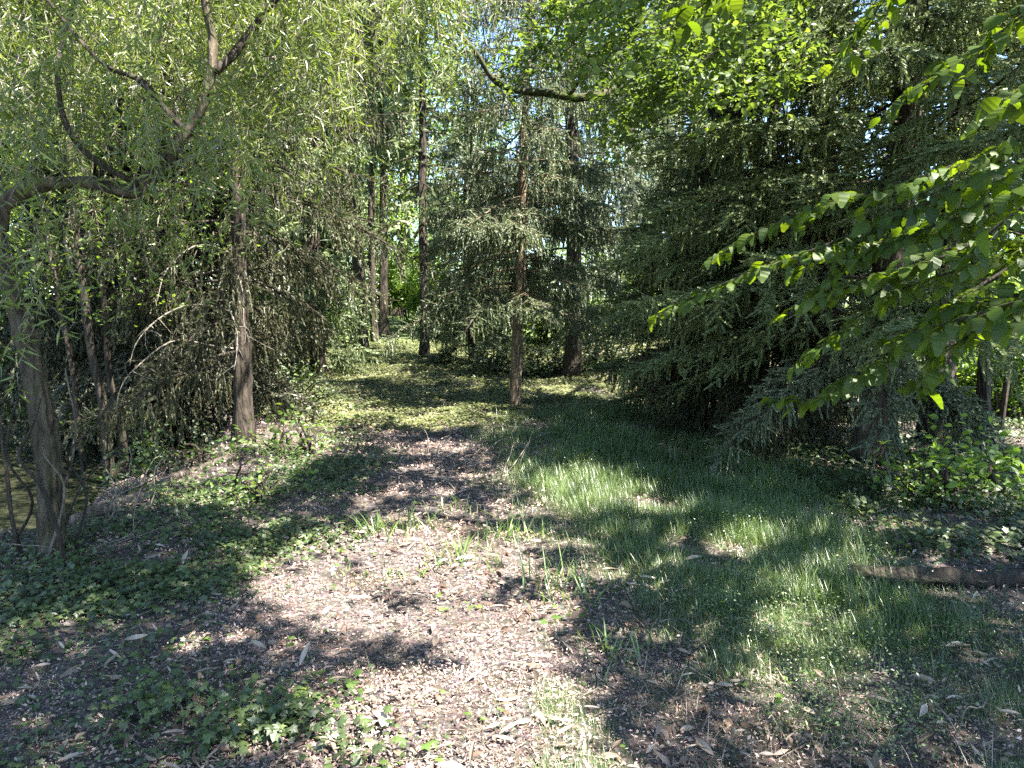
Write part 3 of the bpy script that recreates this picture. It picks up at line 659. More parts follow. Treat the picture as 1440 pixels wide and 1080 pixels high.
# the hornbeam outside the right edge whose sprays hang into view
hb = np.array([4.3, 2.4, float(gz(4.3, 2.4))])
Hn = thing("hornbeam_tree", "hornbeam at the right edge spreading bright yellow green sprays into view", "hornbeam tree", hb)
ht = np.array([hb, hb + [.05, .05, 2.], hb + [-.1, .1, 4.5], hb + [-.2, 0, 9.5]]); trunk_mesh("trunk", ht, .16, .05, M['bark'], Hn, 12, .1, 131, 1.4)
def spray(name, pts, d, seed, r0=.009, tw=.42, leaf=.070, step=.075, parent=None):
    q = wp(pts, d); p = wobble(smooth_path(q, 40), .012, seed); r = np.random.default_rng(seed)
    w = MB(); f = MB(); w.tube(p, np.linspace(r0, .0022, 40), 6, 0, .1, seed)
    L = np.concatenate([[0], np.cumsum(np.linalg.norm(np.diff(p, axis=0), axis=1))]); tot = L[-1]
    def pt(s_): return np.stack([np.interp(s_, L, p[:, i]) for i in range(3)], -1)
    sp = np.arange(.08, tot, .065); sg = np.where(np.arange(len(sp)) % 2, 1., -1.); a = pt(sp); tn = unit(pt(sp + .03) - pt(sp - .03)); sdv = unit(np.cross(tn, [0, 0, 1.]))
    dr = unit(tn * .75 + sdv * sg[:, None] * r.uniform(.5, .9, len(sp))[:, None] + np.array([0, 0, 1.]) * r.normal(size=(len(sp), 1)) * .16 - np.array([0, 0, .10]))
    ln = tw * np.clip(1.25 - sp / tot, .3, 1) * r.uniform(.5, 1.15, len(sp)); w.slivers(a, a + dr * ln[:, None], .0028)
    # leaves in two rows along each side twig and along the tip of the main stem
    O_, D_, S_ = [], [], []
    for i in range(len(sp)):
        k = max(int(ln[i] / .030), 2); s_ = (np.arange(k) + .5) / k * ln[i]; g = np.where(np.arange(k) % 2, 1., -1.); q_ = np.cross(dr[i], [0, 0, 1.]); q_ /= np.linalg.norm(q_)
        O_.append(a[i] + dr[i] * s_[:, None]); D_.append(unit(dr[i] * .7 + q_ * (g * .75)[:, None] - np.array([0, 0, .06]) + r.normal(size=(k, 3)) * .13)); S_.append(np.full(k, 1.))
        O_.append((a[i] + dr[i] * ln[i])[None]); D_.append(unit(dr[i] - [0, 0, .25])[None]); S_.append(np.ones(1))
    s_ = np.arange(tot * .3, tot, .035); g = np.where(np.arange(len(s_)) % 2, 1., -1.); tn = unit(pt(s_ + .02) - pt(s_ - .02))
    O_.append(pt(s_)); D_.append(unit(tn * .7 + np.cross(tn, [0, 0, 1.]) * (g * .7)[:, None] - np.array([0, 0, .2]))); S_.append(np.ones(len(s_)))
    o = np.concatenate(O_); D = np.concatenate(D_); n = len(o); k = r.random(n) < .9; o, D = o[k], D[k]; n = len(o); s_ = leaf * r.uniform(.45, 1.4, n)
    f.scatter(*TOO, o, D, unit(np.array([0, -.05, 1.]) + r.normal(size=(n, 3)) * .30), s_, s_ * r.uniform(.5, .72, n), s_ * r.uniform(.4, 2.0, n))
    wo = w.build(name, M['bark_dark'], parent); f.build("foliage", M['hornbeam'], wo)
E = 1560
for k, (pts, d, r0) in enumerate((
    ([(E, 150), (1440, 225), (1340, 268), (1200, 325), (1080, 372), (985, 408), (915, 436)], (3.0, 3.1, 3.2, 3.3, 3.4, 3.5, 3.6), .010),
    ([(E, 120), (1420, 205), (1330, 240), (1240, 268), (1150, 290), (1060, 325), (995, 365)], (3.3, 3.5, 3.6, 3.7, 3.8, 3.9, 4.0), .008),
    ([(E, 290), (1440, 365), (1360, 415), (1300, 455), (1220, 515), (1150, 555), (1085, 560)], (2.8, 2.9, 3., 3.1, 3.2, 3.3, 3.4), .013),
    ([(E, 240), (1430, 300), (1340, 350), (1240, 395), (1150, 430)], (2.7, 2.8, 2.9, 3., 3.1), .009),
    ([(E, -60), (1440, 15), (1370, 70), (1300, 118), (1250, 155)], (2.9, 3., 3.1, 3.2, 3.3), .008),
    ([(1420, -120), (1290, -50), (1225, 10), (1170, 72)], (2.9, 3., 3.1, 3.2), .006),
    ([(E, 380), (1440, 425), (1340, 450), (1270, 475)], (2.5, 2.6, 2.7, 2.8), .007),
    ([(1200, -160), (1080, -60), (1000, 0), (955, 14)], (2.8, 2.9, 3., 3.1), .006),
    ([(1440, 440), (1380, 470), (1320, 520), (1290, 555)], (3.0, 3.1, 3.2, 3.3), .006),
    ([(E, 60), (1470, 110), (1430, 150), (1400, 165)], (2.3, 2.4, 2.5, 2.6), .006),
    ([(E, 200), (1450, 260), (1370, 300), (1290, 335), (1190, 385), (1120, 440)], (2.9, 3., 3.1, 3.2, 3.3, 3.4), .008), ([(E, 300), (1440, 350), (1350, 385), (1270, 415), (1200, 460), (1140, 510)], (3.3, 3.4, 3.5, 3.6, 3.7, 3.8), .008), ([(E, 350), (1460, 400), (1380, 420), (1320, 440)], (2.6, 2.7, 2.8, 2.9), .007),
    ([(E, 330), (1460, 340), (1400, 330), (1300, 325), (1210, 345)], (3.2, 3.3, 3.4, 3.5, 3.6), .007))):
    spray("branch", pts, d, 140 + k, r0, .36 if k < 4 or k > 9 else .26, parent=Hn)
r = np.random.default_rng(133)
cen = np.stack([r.uniform(-1.0, 9, 190), r.uniform(-5.5, 5.5, 190), r.uniform(5.8, 9.8, 190)], -1)
f = MB(); crown_leaves(f, cen, .8, 26000, DIA, .13, .085, 134, .6); crown_leaves(f, shade_clumps(520, -5, 6.5, .8, 8.5, 5.8, 9.5, 135), .5, 66000, DIA, .12, .08, 136, .5); f.build("crown", M['hornbeam'], Hn)  # unseen crown; extra clumps added to block sun from the shaded ground
w = MB()
for k in range(34):
    p = wobble(smooth_path([ht[2] + np.array([0, 0, .09 * k - .5]), (ht[2] + cen[k]) / 2 + np.array([0, 0, .6]), cen[k]], 24), .1, 600 + k)
    if not shades_path(p): w.tube(p, np.linspace(.055, .01, 24), 5)
for q, z in (((E, 150, 3.0), 2.4), ((E, 120, 3.3), 2.8), ((E, 290, 2.8), 2.0), ((E, 240, 2.7), 2.2), ((E, -60, 2.9), 3.2), ((1420, -120, 2.9), 3.4), ((E, 380, 2.5), 1.9), ((1200, -160, 2.8), 3.5), ((E, 60, 2.3), 2.7), ((E, 330, 3.2), 2.1)):
    e = P(*q); a = hb + np.array([-.05, .05, z]); w.tube(smooth_path([a, (a + e) / 2 + np.array([0, 0, .12]), e], 10), np.linspace(.03, .011, 10), 6)
w.build("limbwork", M['bark'], Hn)

# right edge: forked snag and thin stem
for k, (pts, d, r0, r1, lab, nm, cat) in enumerate((([(1391, 690), (1388, 600), (1386, 520), (1380, 420), (1365, 250), (1370, 80)], 8.2, .085, .05, "ivy-grown ash trunk nearest the right edge with a broken stub", "ash_tree", "ash tree"),
                                   ([(1402, 650), (1412, 570), (1424, 490), (1440, 400), (1470, 250)], 9.4, .04, .025, "thin leaning ash stem against the bright bushes at the right edge", "ash_tree", "ash tree"))):
    q = wp(pts, d); q[0, 2] = min(q[0, 2], float(gz(q[0, 0], q[0, 1]))); t = thing(nm, lab, cat, q[0])
    trunk_mesh("trunk", q, r0, r1, M['bark_dark'], t, 11, .2, 170 + k, 1.3)
    if k == 0:
        b = MB(); s0 = P(1374, 640, d); s0[2] = gz(s0[0], s0[1]) - .1; b.tube(wobble(smooth_path([s0, P(1374, 650, d), P(1376, 600, d)], 12), .01, 5), np.linspace(.075, .06, 12), 9, 0, .25, 3); b.build("broken_stub", M['bark_dark'], t)
    c = q[3:].repeat(8, 0) + rng.normal(size=(len(q[3:]) * 8, 3)) * np.array([.7, .6, .5]); f = MB(); crown_leaves(f, c, .4, 1500, DIA, .09, .055, 175 + k); f.build("crown", M['back'], t)

# ------------------------------------------------------------------ woodland behind
grp = "trees beyond the clearing"
def bt(label, px, d, H, cr, seed, n=15000, leaf=.15, clump=.8, low=.2, mat='back'):
    return broadleaf(label, at(px, d), H, .14 + H * .008, cr, seed, mat, 'bark_dark', 120, n, leaf, clump, DIA, grp, "broadleaf_tree", (rng.normal() * .5, 0), low)
T1 = bt("bright broadleaf tree far back where the path ends", 560, 31, 14, (4.5, 4, 6.0), 201, 20000, .17, 1.0, .02)
T2 = bt("broadleaf tree behind the pond at the far left edge", -60, 19, 12, (4, 3.5, 5.6), 202, 24000, .14, .8, .02)
T3 = bt("loose broadleaf tree far behind the bluish spruce on the slope", 850, 34, 12, (4.0, 3.5, 4.6), 203, 12000, .17, 1.0, .12)
def more(src, px, d, rz, sc, label): return copy_thing(src, at(px, d), rz, label, sc, grp)
def fix_origin(t):
    """bring a tree's meshes to its own base so that copies can be moved"""
    loc = t.location.copy()
    for c in t.children:
        c.data.transform(mathutils.Matrix.Translation(-loc)); c.matrix_parent_inverse = mathutils.Matrix.Identity(4)
for t in (T1, T2, T3): fix_origin(t)
for src, px, d, rz, sc, lab in (
    (T2, 110, 17.5, 1.0, .9, "broadleaf tree behind the alder stems beyond the pond"), (T1, 250, 23, 2.0, .95, "broadleaf tree far behind the shaded pond spruce"), (T1, 400, 27, 3.0, 1.0, "broadleaf tree far behind the rough-barked spruce"),
    (T3, 475, 33, 1.5, 1.0, "loose broadleaf tree behind the three dark trunks"), (T2, 690, 36, .5, .6, "small broadleaf tree far behind the slender spruce"),
    (T3, 1010, 28, 4.0, .55, "low broadleaf tree on the bank behind the dense sweeping spruce"), (T2, 1180, 30, 5.0, .5, "low broadleaf tree behind the largest spruce in the bright field"), (T1, 1420, 27, .8, .42, "low broadleaf tree in the bright field at the right edge"),
    (T1, 1560, 19, 4.4, .42, "sunlit broadleaf tree just outside the right edge by the field"),
    (T1, -120, 33, 1.2, 1.0, "broadleaf tree in the second row beyond the pond at the far left"), (T1, 150, 34, .3, 1.0, "broadleaf tree in the second row beyond the alder stems"), (T1, 330, 38, 2.2, 1.0, "broadleaf tree in the second row behind the rough-barked spruce"),
    (T1, 760, 43, 5.1, .62, "broadleaf tree in the second row behind the slender spruce"), (T1, 1080, 40, 3.3, .55, "broadleaf tree in the second row behind the sweeping spruce"), (T1, 1300, 44, 1.9, .55, "broadleaf tree across the bright field beside the bare-trunked spruce"),
    (T1, -250, 22, 5.2, .9, "broadleaf tree beyond the left edge across the pond"), (T1, 610, 44, 2.9, .5, "farthest broadleaf tree in the gap at the end of the path")):
    more(src, px, d, rz, sc, lab)
# bushes
def bush(label, px, d, H, w_, seed, n=5000, leaf=.10, mat='bush', group="sunlit bushes around the clearing"):
    t = thing("leafy_bush", label, "bush", at(px, d), group); b0 = at(px, d); r = np.random.default_rng(seed); wd = MB(); fo = MB(); cen = []
    for k in range(16):
        a = r.uniform(0, 2 * pi); e = b0 + np.array([cos(a) * r.uniform(.2, 1) * w_, sin(a) * r.uniform(.2, 1) * w_ * .8, H * r.uniform(.25, 1)]); st = b0 + np.array([r.normal() * .12, r.normal() * .12, -.05])
        p = wobble(smooth_path([st, st * .45 + e * .55 + np.array([0, 0, .25 * H * .4]), e], 9), .04, seed + k); wd.tube(p, np.linspace(.022, .005, 9), 5)
        cen += list(p[3:] + r.normal(size=(6, 3)) * .18)
    crown_leaves(fo, np.array(cen), .32 * (H / 1.6) ** .5, n, OVA if d < 9 else DIA, leaf, leaf * .62, seed + 3, .8, cull=False)
    wd.build("stems", M['bark_dark'], t).name = "stem"; fo.build("foliage", M[mat], t)
    return t
for a in ((20, 21, 4.5, 2.6, 321, 7000, .13, "tall hedge-like bush far across the pond at the left edge"), (180, 22, 4.6, 2.6, 322, 7000, .13, "tall hedge-like bush far across the pond behind the alder stems"), (320, 24, 4.8, 2.8, 323, 7000, .14, "tall bush far behind the rough-barked spruce"), (430, 25, 4.6, 2.4, 324, 6500, .14, "tall bush far behind the skirted spruce"),
          (-20, 13.0, 2.6, 1.7, 301, 6000, .10, "tall sunlit bush across the pond at the left edge"), (95, 14.2, 2.4, 1.6, 302, 5500, .10, "sunlit bush across the pond behind the willow trunk"), (190, 13.4, 2.2, 1.4, 303, 5000, .10, "sunlit bush across the pond behind the alder stems"),
          (300, 15.5, 2.4, 1.6, 304, 5000, .11, "bush behind the rough-barked spruce trunk"), (400, 16.5, 2.2, 1.5, 305, 5000, .11, "bush left of the skirted spruce at the clearing edge"), (575, 27, 3.2, 2.2, 306, 6000, .14, "pale sunlit bush at the very end of the path"),
          (640, 25, 2.6, 2.0, 307, 6000, .14, "bush behind the lone straight trunk at the path end"), (700, 22, 2.4, 1.8, 308, 5500, .13, "bush on the slope left of the slender spruce"), (770, 21, 2.2, 1.8, 309, 5000, .12, "shaded bush on the slope right of the slender spruce"),
          (900, 17.5, 1.9, 1.7, 310, 5000, .11, "shaded bush at the top of the ivy bank"), (1000, 16, 2.0, 1.6, 311, 5000, .11, "shaded bush behind the dense sweeping spruce"), (1440, 12.6, 2.4, 1.4, 312, 6000, .10, "bright bush behind the ash trunk at the right edge"),
          (1360, 14.5, 2.6, 1.6, 313, 6000, .11, "bright bush between the bare-trunked spruce and the ash"), (1500, 11, 2.6, 1.4, 314, 5000, .10, "bright bush cut off by the right edge"), (1260, 15.5, 2.2, 1.6, 315, 5000, .11, "bush glowing under the boughs of the largest spruce"),
          (1430, 10.2, 1.3, 1.0, 329, 3600, .09, "bright knee-high bush between the two ash stems"), (1345, 11.2, 1.2, 1.0, 330, 3400, .09, "bright low bush behind the bare-trunked spruce"),
          (765, 15.2, .7, .9, 331, 1600, .07, "dark undergrowth at the foot of the ivy slope behind the slender spruce", "ivy2"), (855, 14.6, .8, .9, 332, 1700, .07, "dark undergrowth on the ivy slope right of the dark spruce trunk", "ivy2"), (690, 15.6, .55, .7, 333, 1400, .07, "dark undergrowth between the young pale spruce and the slender spruce", "ivy2"), (915, 16.2, .8, .9, 334, 1600, .07, "dark undergrowth on the ivy slope beside the dense sweeping spruce", "ivy2"), (415, 11.5, .6, .7, 335, 1500, .06, "dark undergrowth left of the sunlit clearing", "ivy2"),
          (112, 6.9, .34, .35, 325, 420, .05, "dark bramble on the pond rim behind the willow shoots", "ivy"), (178, 7.0, .36, .4, 326, 480, .05, "dark bramble on the pond rim beside the alder stems", "ivy"), (262, 7.4, .3, .4, 327, 420, .05, "low dark bramble along the sunlit bank log", "ivy"), (60, 6.4, .3, .35, 328, 360, .05, "dark bramble at the water left of the willow", "ivy"),
          (405, 7.8, .45, .28, 316, 260, .07, "small bright sapling on the bank right of the rough-barked spruce"), (1390, 6.2, .3, .5, 317, 600, .08, "low leafy bush on the dark ground at the right edge"), (1330, 5.9, .35, .4, 318, 420, .07, "low leafy plant beside the mossy log"),
          (350, 6.0, .28, .34, 319, 420, .05, "lowest bright sapling in the ivy at the left of the path"), (228, 7.6, .5, .45, 320, 420, .08, "pale green bramble on the pond bank")):
    bush(a[7], *a[:7], mat='ivy' if len(a) > 8 else 'bush', group=('dark brambles on the pond rim' if a[8] == 'ivy' else 'dark undergrowth plants round the clearing') if len(a) > 8 else 'sunlit bushes around the clearing')

# ------------------------------------------------------------------ ground cover
def polar(n, r0, r1, a0, a1, seed, power=1.0):
    """points thinning out with distance"""
    r = np.random.default_rng(seed); rr = r0 * (r1 / r0) ** (r.random(n) ** power); a = radians(a0) + (radians(a1) - radians(a0)) * r.random(n)
    return rr * np.sin(a), rr * np.cos(a)
def above(x, y, h): return np.stack([x, y, gz(x, y) + h], -1)
PATH = gpoly([(150, 1080), (300, 900), (470, 740), (520, 640), (470, 600), (480, 500), (540, 472), (600, 480), (700, 600), (740, 700), (820, 830), (900, 1080), (900, 1400), (100, 1400)])
GRASS = gpoly([(690, 608), (740, 585), (870, 566), (960, 600), (1060, 630), (1160, 690), (1225, 740), (1228, 860), (1150, 900), (960, 800), (830, 770), (740, 700), (735, 640)])
GRASS2 = gpoly([(760, 780), (960, 790), (1230, 850), (1440, 890), (1500, 1100), (1500, 1300), (840, 1300), (850, 1080), (800, 900)])
IVYL = gpoly([(-300, 800), (90, 790), (215, 715), (330, 650), (440, 590), (520, 600), (545, 650), (500, 700), (470, 745), (350, 800), (400, 900), (420, 1000), (470, 1100), (300, 1300), (-400, 1300)])
IVYB = gpoly([(430, 602), (380, 560), (400, 500), (450, 486), (620, 478), (800, 456), (960, 466), (980, 590), (880, 560), (720, 590), (640, 602), (520, 607)])
IVYR = gpoly([(1700, 850), (1440, 800), (1230, 760), (1130, 680), (1010, 605)]) + [(2.6, 15.), (10, 16.), (11, 7.), (6, 4.)]
def inside(poly, x, y, warp=.25): return inpoly(x + warp * vnoise(x, y, .8, 21), y + warp * vnoise(x, y, .8, 22), poly)

# small dry fragments everywhere near the path
x, y = polar(390000, 1.4, 17, -52, 52, 401, .85); r = np.random.default_rng(402); n = len(x)
k = (r.random(n) < np.where(inside(PATH, x, y), 1., .6) * (.55 + .6 * ss(-.5, .5, vnoise(x, y, .45, 19)))) & (gz(x, y) > POND_Z + .05); x, y = x[k], y[k]; n = len(x)
b = MB(); d = unit(np.stack([r.normal(size=n), r.normal(size=n), r.normal(size=n) * .45], -1)); Z = unit(np.array([0, 0, 1.]) + r.normal(size=(n, 3)) * .6); sc = (.007 + .024 * r.random(n) ** 2) * np.clip(np.hypot(x, y) / 5, .8, 2.0)
b.scatter(*DIA, above(x, y, r.uniform(.002, .030, n)), d, Z, sc, sc * r.uniform(.16, .6, n), sc * .6)
tag(b.build("leaf_litter", M['dryleaf']), "small brown leaf fragments covering the path", "leaf litter", None, "stuff")
# long willow leaves
x, y = polar(3900, 1.5, 11, -50, 50, 403, 1.05); n = len(x); b = MB()
d = unit(np.stack([r.normal(size=n), r.normal(size=n) * .7, r.normal(size=n) * .3], -1)); Z = unit(np.array([0, 0, 1.]) + r.normal(size=(n, 3)) * .6); sc = .03 + .085 * r.random(n) ** 2
b.scatter(*OVA, above(x, y, r.uniform(.012, .05, n)), d, Z, sc, sc * r.uniform(.14, .3, n), sc * .35)
tag(b.build("fallen_willow_leaves", M['longleaf']), "long pale dry leaves strewn over the foreground", "fallen leaves", None, "stuff")
x, y = polar(9000, 1.5, 12, -52, 52, 406, 1.0); n = len(x); k = vnoise(x, y, .7, 18) + r.normal(size=n) * .5 > -.1; x, y = x[k], y[k]; n = len(x); b = MB()
d = unit(np.stack([r.normal(size=n), r.normal(size=n), r.normal(size=n) * .4], -1)); Z = unit(np.array([0, 0, 1.]) + r.normal(size=(n, 3)) * .65); sc = r.uniform(.02, .06, n)
b.scatter(*OVA, above(x, y, r.uniform(.006, .03, n)), d, Z, sc, sc * r.uniform(.3, .7, n), sc * r.uniform(.3, 1.2, n))
tag(b.build("fallen_brown_leaves", M['brownleaf']), "curled broken brown leaves lying among the litter and ivy", "fallen leaves", None, "stuff")
# twig litter
x, y = polar(2600, 1.6, 13, -48, 48, 404, 1.0); n = len(x); a = above(x, y, .012); th = r.uniform(0, 2 * pi, n); L = r.uniform(.06, .3, n); x2, y2 = x + L * np.cos(th), y + L * np.sin(th)
b = MB(); b.slivers(a, above(x2, y2, r.uniform(.005, .04, n)), r.uniform(.0015, .004, n)); tag(b.build("twig_litter", M['twig']), "thin dry twigs scattered among the leaf litter", "twigs", None, "stuff")

# ivy
def ivy(name, poly, n, r0, r1, a0, a1, seed, s0, s1, hmax, label, thr=-.2, mat='ivy', power=1.0, far=1.0):
    x, y = polar(n, r0, r1, a0, a1, seed, power); r = np.random.default_rng(seed + 1)
    k = inside(poly, x + r.normal(size=len(x)) * .16, y + r.normal(size=len(x)) * .16, .3); k &= (.8 * vnoise(x, y, .55, seed) + .4 * vnoise(x, y, .2, seed + 7) + r.normal(size=len(x)) * .5 > thr + (1.5 * (1 - ss(3.0, 5.6, np.hypot(x, y))) if name == 'ivy_cover' else 0)) & (gz(x, y) > POND_Z + .06); x, y = x[k], y[k]; n = len(x)
    lump = .5 + .5 * vnoise(x, y, .5, seed + 3); h = r.uniform(.01, 1, n) * hmax * (.35 + lump.clip(0, 1.3)); sc = r.uniform(s0, s1, n) * np.clip(np.hypot(x, y) / 7, 1, far)
    th = r.uniform(0, 2 * pi, n); d = unit(np.stack([np.cos(th), np.sin(th), r.normal(size=n) * .3 - .15], -1)); Z = unit(np.array([0, -.25, 1.]) + r.normal(size=(n, 3)) * .35)
    b = MB(); b.scatter(*IVY, above(x, y, h), d, Z, sc, sc * 1.0, sc)
    tag(b.build(name, M[mat]), label, "ivy", None, "stuff")
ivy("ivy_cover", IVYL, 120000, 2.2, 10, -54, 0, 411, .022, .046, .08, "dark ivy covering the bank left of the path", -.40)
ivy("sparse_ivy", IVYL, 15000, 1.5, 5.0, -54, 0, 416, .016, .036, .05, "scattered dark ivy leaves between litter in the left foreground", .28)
ivy("ivy_carpet", IVYB, 260000, 9, 27, -24, 18, 412, .020, .042, .07, "low ivy carpet over the clearing and the slope behind", -.42, 'carpet', power=.8, far=1.5)
ivy("ivy_patch", IVYR, 70000, 4.5, 16, 12, 52, 413, .032, .06, .14, "dark trailing ivy under the spruces at the right edge", -.2)
# sparse ivy seedlings on the path
x, y = polar(2600, 1.7, 9, -42, 30, 414); r = np.random.default_rng(415); k = (vnoise(x, y, .35, 31) + .25 * r.normal(size=len(x)) > .62); x, y = x[k], y[k]; n = len(x); th = r.uniform(0, 2 * pi, n); sc = r.uniform(.022, .05, n)
b = MB(); b.scatter(*IVY, above(x, y, r.uniform(.015, .05, n)), unit(np.stack([np.cos(th), np.sin(th), np.full(n, -.1)], -1)), unit(np.array([0, 0, 1.]) + r.normal(size=(n, 3)) * .3), sc, sc); tag(b.build("ground_seedlings", M['bush']), "tiny green seedlings dotted over the dry path", "seedlings", None, "stuff")

# grass
BLA = (np.array([[0, .5, 0], [0, -.5, 0], [.35, .46, .03], [.35, -.46, .03], [.7, .3, .16], [.7, -.3, .16], [1, 0, .36]]), np.array([[0, 1, 2], [1, 3, 2], [2, 3, 4], [3, 5, 4], [4, 5, 6]]))
def blades(x, y, h, w, seed, lean=.35):
    r = np.random.default_rng(seed); n = len(x); th = r.uniform(0, 2 * pi, n); d = np.stack([np.cos(th), np.sin(th), np.zeros(n)], -1)
    X = unit(np.array([0, 0, 1.]) + d * (np.abs(r.normal(size=n)) * lean)[:, None]); Z = unit(d + r.normal(size=(n, 3)) * .2)
    b = MB(); b.scatter(*BLA, above(x, y, -.03), X, Z, h, w, h * r.uniform(.3, 1.6, n)); return b
def grassfield(name, poly, n, r0, r1, a0, a1, seed, h0, h1, thr, label, wd=.0034, power=1.0):
    x, y = polar(n, r0, r1, a0, a1, seed, power); r = np.random.default_rng(seed + 1)
    dn = vnoise(x, y, .7, seed); ed = sum(inside(poly, x + r.normal(size=len(x)) * .32, y + r.normal(size=len(x)) * .32, .3) * .25 for q in range(4)); k = (r.random(len(x)) < ed * 1.15) & (dn + r.normal(size=len(x)) * .35 > thr); x, y, dn, ed = x[k], y[k], dn[k], ed[k]; n = len(x)
    h = r.uniform(h0, h1, n) * (.35 + .65 * ed) * (.8 + .35 * np.clip(dn, -1, 1) + .3 * vnoise(x, y, .22, seed + 5)); b = blades(x, y, h, wd * r.uniform(.6, 1.4, n) * np.clip(np.hypot(x, y) / 5, .7, 1.6), seed + 2, .42)
    tag(b.build(name, M['grass']), label, "grass", None, "stuff")
grassfield("tall_grass", GRASS, 270000, 3.5, 13, -4, 34, 421, .08, .26, -.85, "soft tall grass in the shade right of the path")
grassfield("short_grass", GRASS2, 240000, 1.7, 6.5, 2, 46, 422, .03, .15, -.8, "short thin grass between leaf litter in the right foreground", .0034)
x, y = polar(9000, 1.8, 12, -45, 45, 425); r = np.random.default_rng(426); k = (vnoise(x, y, .4, 33) > .55); tag(blades(x[k], y[k], r.uniform(.03, .12, k.sum()), .003, 427).build("stray_grass", M['grass']), "stray short blades of grass around the path", "grass", None, "stuff")
x, y = polar(30000, 2, 11, 0, 42, 430); r = np.random.default_rng(431); k = (inside(GRASS, x, y) | inside(GRASS2, x, y)) & (r.random(len(x)) < .13) & (x > .5); tag(blades(x[k], y[k], r.uniform(.05, .18, k.sum()), .003, 432, .9).build("dry_straw", M['longleaf']), "dead straw lying bent through the grass", "straw", None, "stuff")
# fine-leaved weeds in the grass
x, y = polar(52000, 2.6, 9, 4, 40, 428); r = np.random.default_rng(429); k = (inside(GRASS, x, y) | inside(GRASS2, x, y)) & (vnoise(x, y, .6, 35) + .3 * r.normal(size=len(x)) > .35); x, y = x[k], y[k]; n = len(x)
b = MB(); sc = r.uniform(.008, .018, n); b.scatter(*DIA, above(x, y, r.uniform(.03, .24, n)), randdir(n) * np.array([1, 1, .6]), unit(np.array([0, 0, 1.]) + r.normal(size=(n, 3)) * .5), sc, sc * .55); tag(b.build("weed_cover", M['grass']), "fine-leaved weeds mixed into the shaded grass", "weeds", None, "stuff")

# bright grass tufts on the path
tg = "bright grass tufts in the dry path"
for k, (px, py, n, h, sp, lab) in enumerate(((512, 762, 16, .20, .12, "grass tuft at the left end of the row crossing the path"), (545, 752, 26, .24, .14, "wide arching grass tuft left of the middle of the row crossing the path"), (585, 745, 20, .22, .12, "grass tuft next to the wide arching tuft in the row crossing the path"),
    (640, 722, 16, .17, .10, "grass tuft growing behind the row in the dark litter"), (703, 756, 30, .25, .12, "tallest fountain-shaped grass tuft at the shadow edge"), (622, 790, 22, .18, .12, "grass tuft in the sunlit litter in front of the row"), (660, 778, 16, .16, .08, "small tuft in the sunlit litter below the tall fountain-shaped tuft"),
    (690, 800, 18, .15, .12, "thin tuft at the right of the sunlit litter"), (575, 815, 14, .12, .10, "low tuft in the middle of the sunlit litter"), (745, 760, 14, .18, .10, "tuft beside the dark litter at the grass edge"), (770, 820, 22, .25, .12, "tuft of long leaning blades at the right edge of the sunlit path"),
    (815, 850, 26, .20, .14, "sunlit tuft where the path meets the short grass"), (875, 925, 30, .16, .12, "glowing low tuft in the right foreground grass"), (760, 690, 20, .22, .12, "tuft in front of the tall grass right of the dark path"), (500, 812, 10, .10, .08, "sparse tuft at the left rim of the sunlit litter"))):
    n = int(n * 1.6); g = G(px, py); r = np.random.default_rng(440 + k); xx = g[0] + r.normal(size=n) * sp; yy = g[1] + r.normal(size=n) * sp * .7
    o = blades(xx, yy, r.uniform(.45, 1.15, n) * h, r.uniform(.007, .013, n), 460 + k, .4).build("grass_tuft", M['tuft']); tag(o, lab, "grass tuft", tg)

# ------------------------------------------------------------------ logs, fallen branches
def log(name, pts, r0, r1, mat, label, cat, seed, group=None, lift=.6, rough=.2, fork=0):
    q = np.array([G(*p) for p in pts]); q[:, 2] += r0 * lift
    b = MB(); p = wobble(smooth_path(q, 30), r0 * .35, seed); p[:, 2] = np.maximum(p[:, 2], gz(p[:, 0], p[:, 1]) + r0 * .2); b.tube(p, np.linspace(r0, r1, 30), 9, 0, rough, seed)
    r = np.random.default_rng(seed)
    for k in range(fork):
        i = r.integers(6, 26); a = p[i]; d = unit(p[min(i + 3, 29)] - p[i] + r.normal(size=3) * .10 + np.array([0, 0, .06])); L = r.uniform(.15, .45); e = a + d * L + np.array([0, 0, r.uniform(.02, .12)])
        b.tube(wobble(smooth_path([a, (a + e) / 2 + r.normal(size=3) * .03, e], 8), .012, seed + k), np.linspace(r1 * .9, .003, 8), 5)
    tag(b.build(name, mat), label, cat, group); return b
log("mossy_log", [(1195, 822), (1290, 826), (1400, 824), (1520, 815)], .066, .05, M['bark_dark'], "dark mossy log lying at the right edge behind the short grass", "log", 481, None, .85, .34)
log("fallen_log", [(105, 742), (150, 722), (215, 702)], .06, .045, M['deadwood'], "dark rotten log lying on the pond bank beside the willow", "log", 482)
log("fallen_log", [(225, 690), (275, 668), (330, 648)], .05, .035, M['deadwood'], "sunlit barkless log along the rim of the pond bank", "log", 483)
fg = "dead branches fallen on the path"
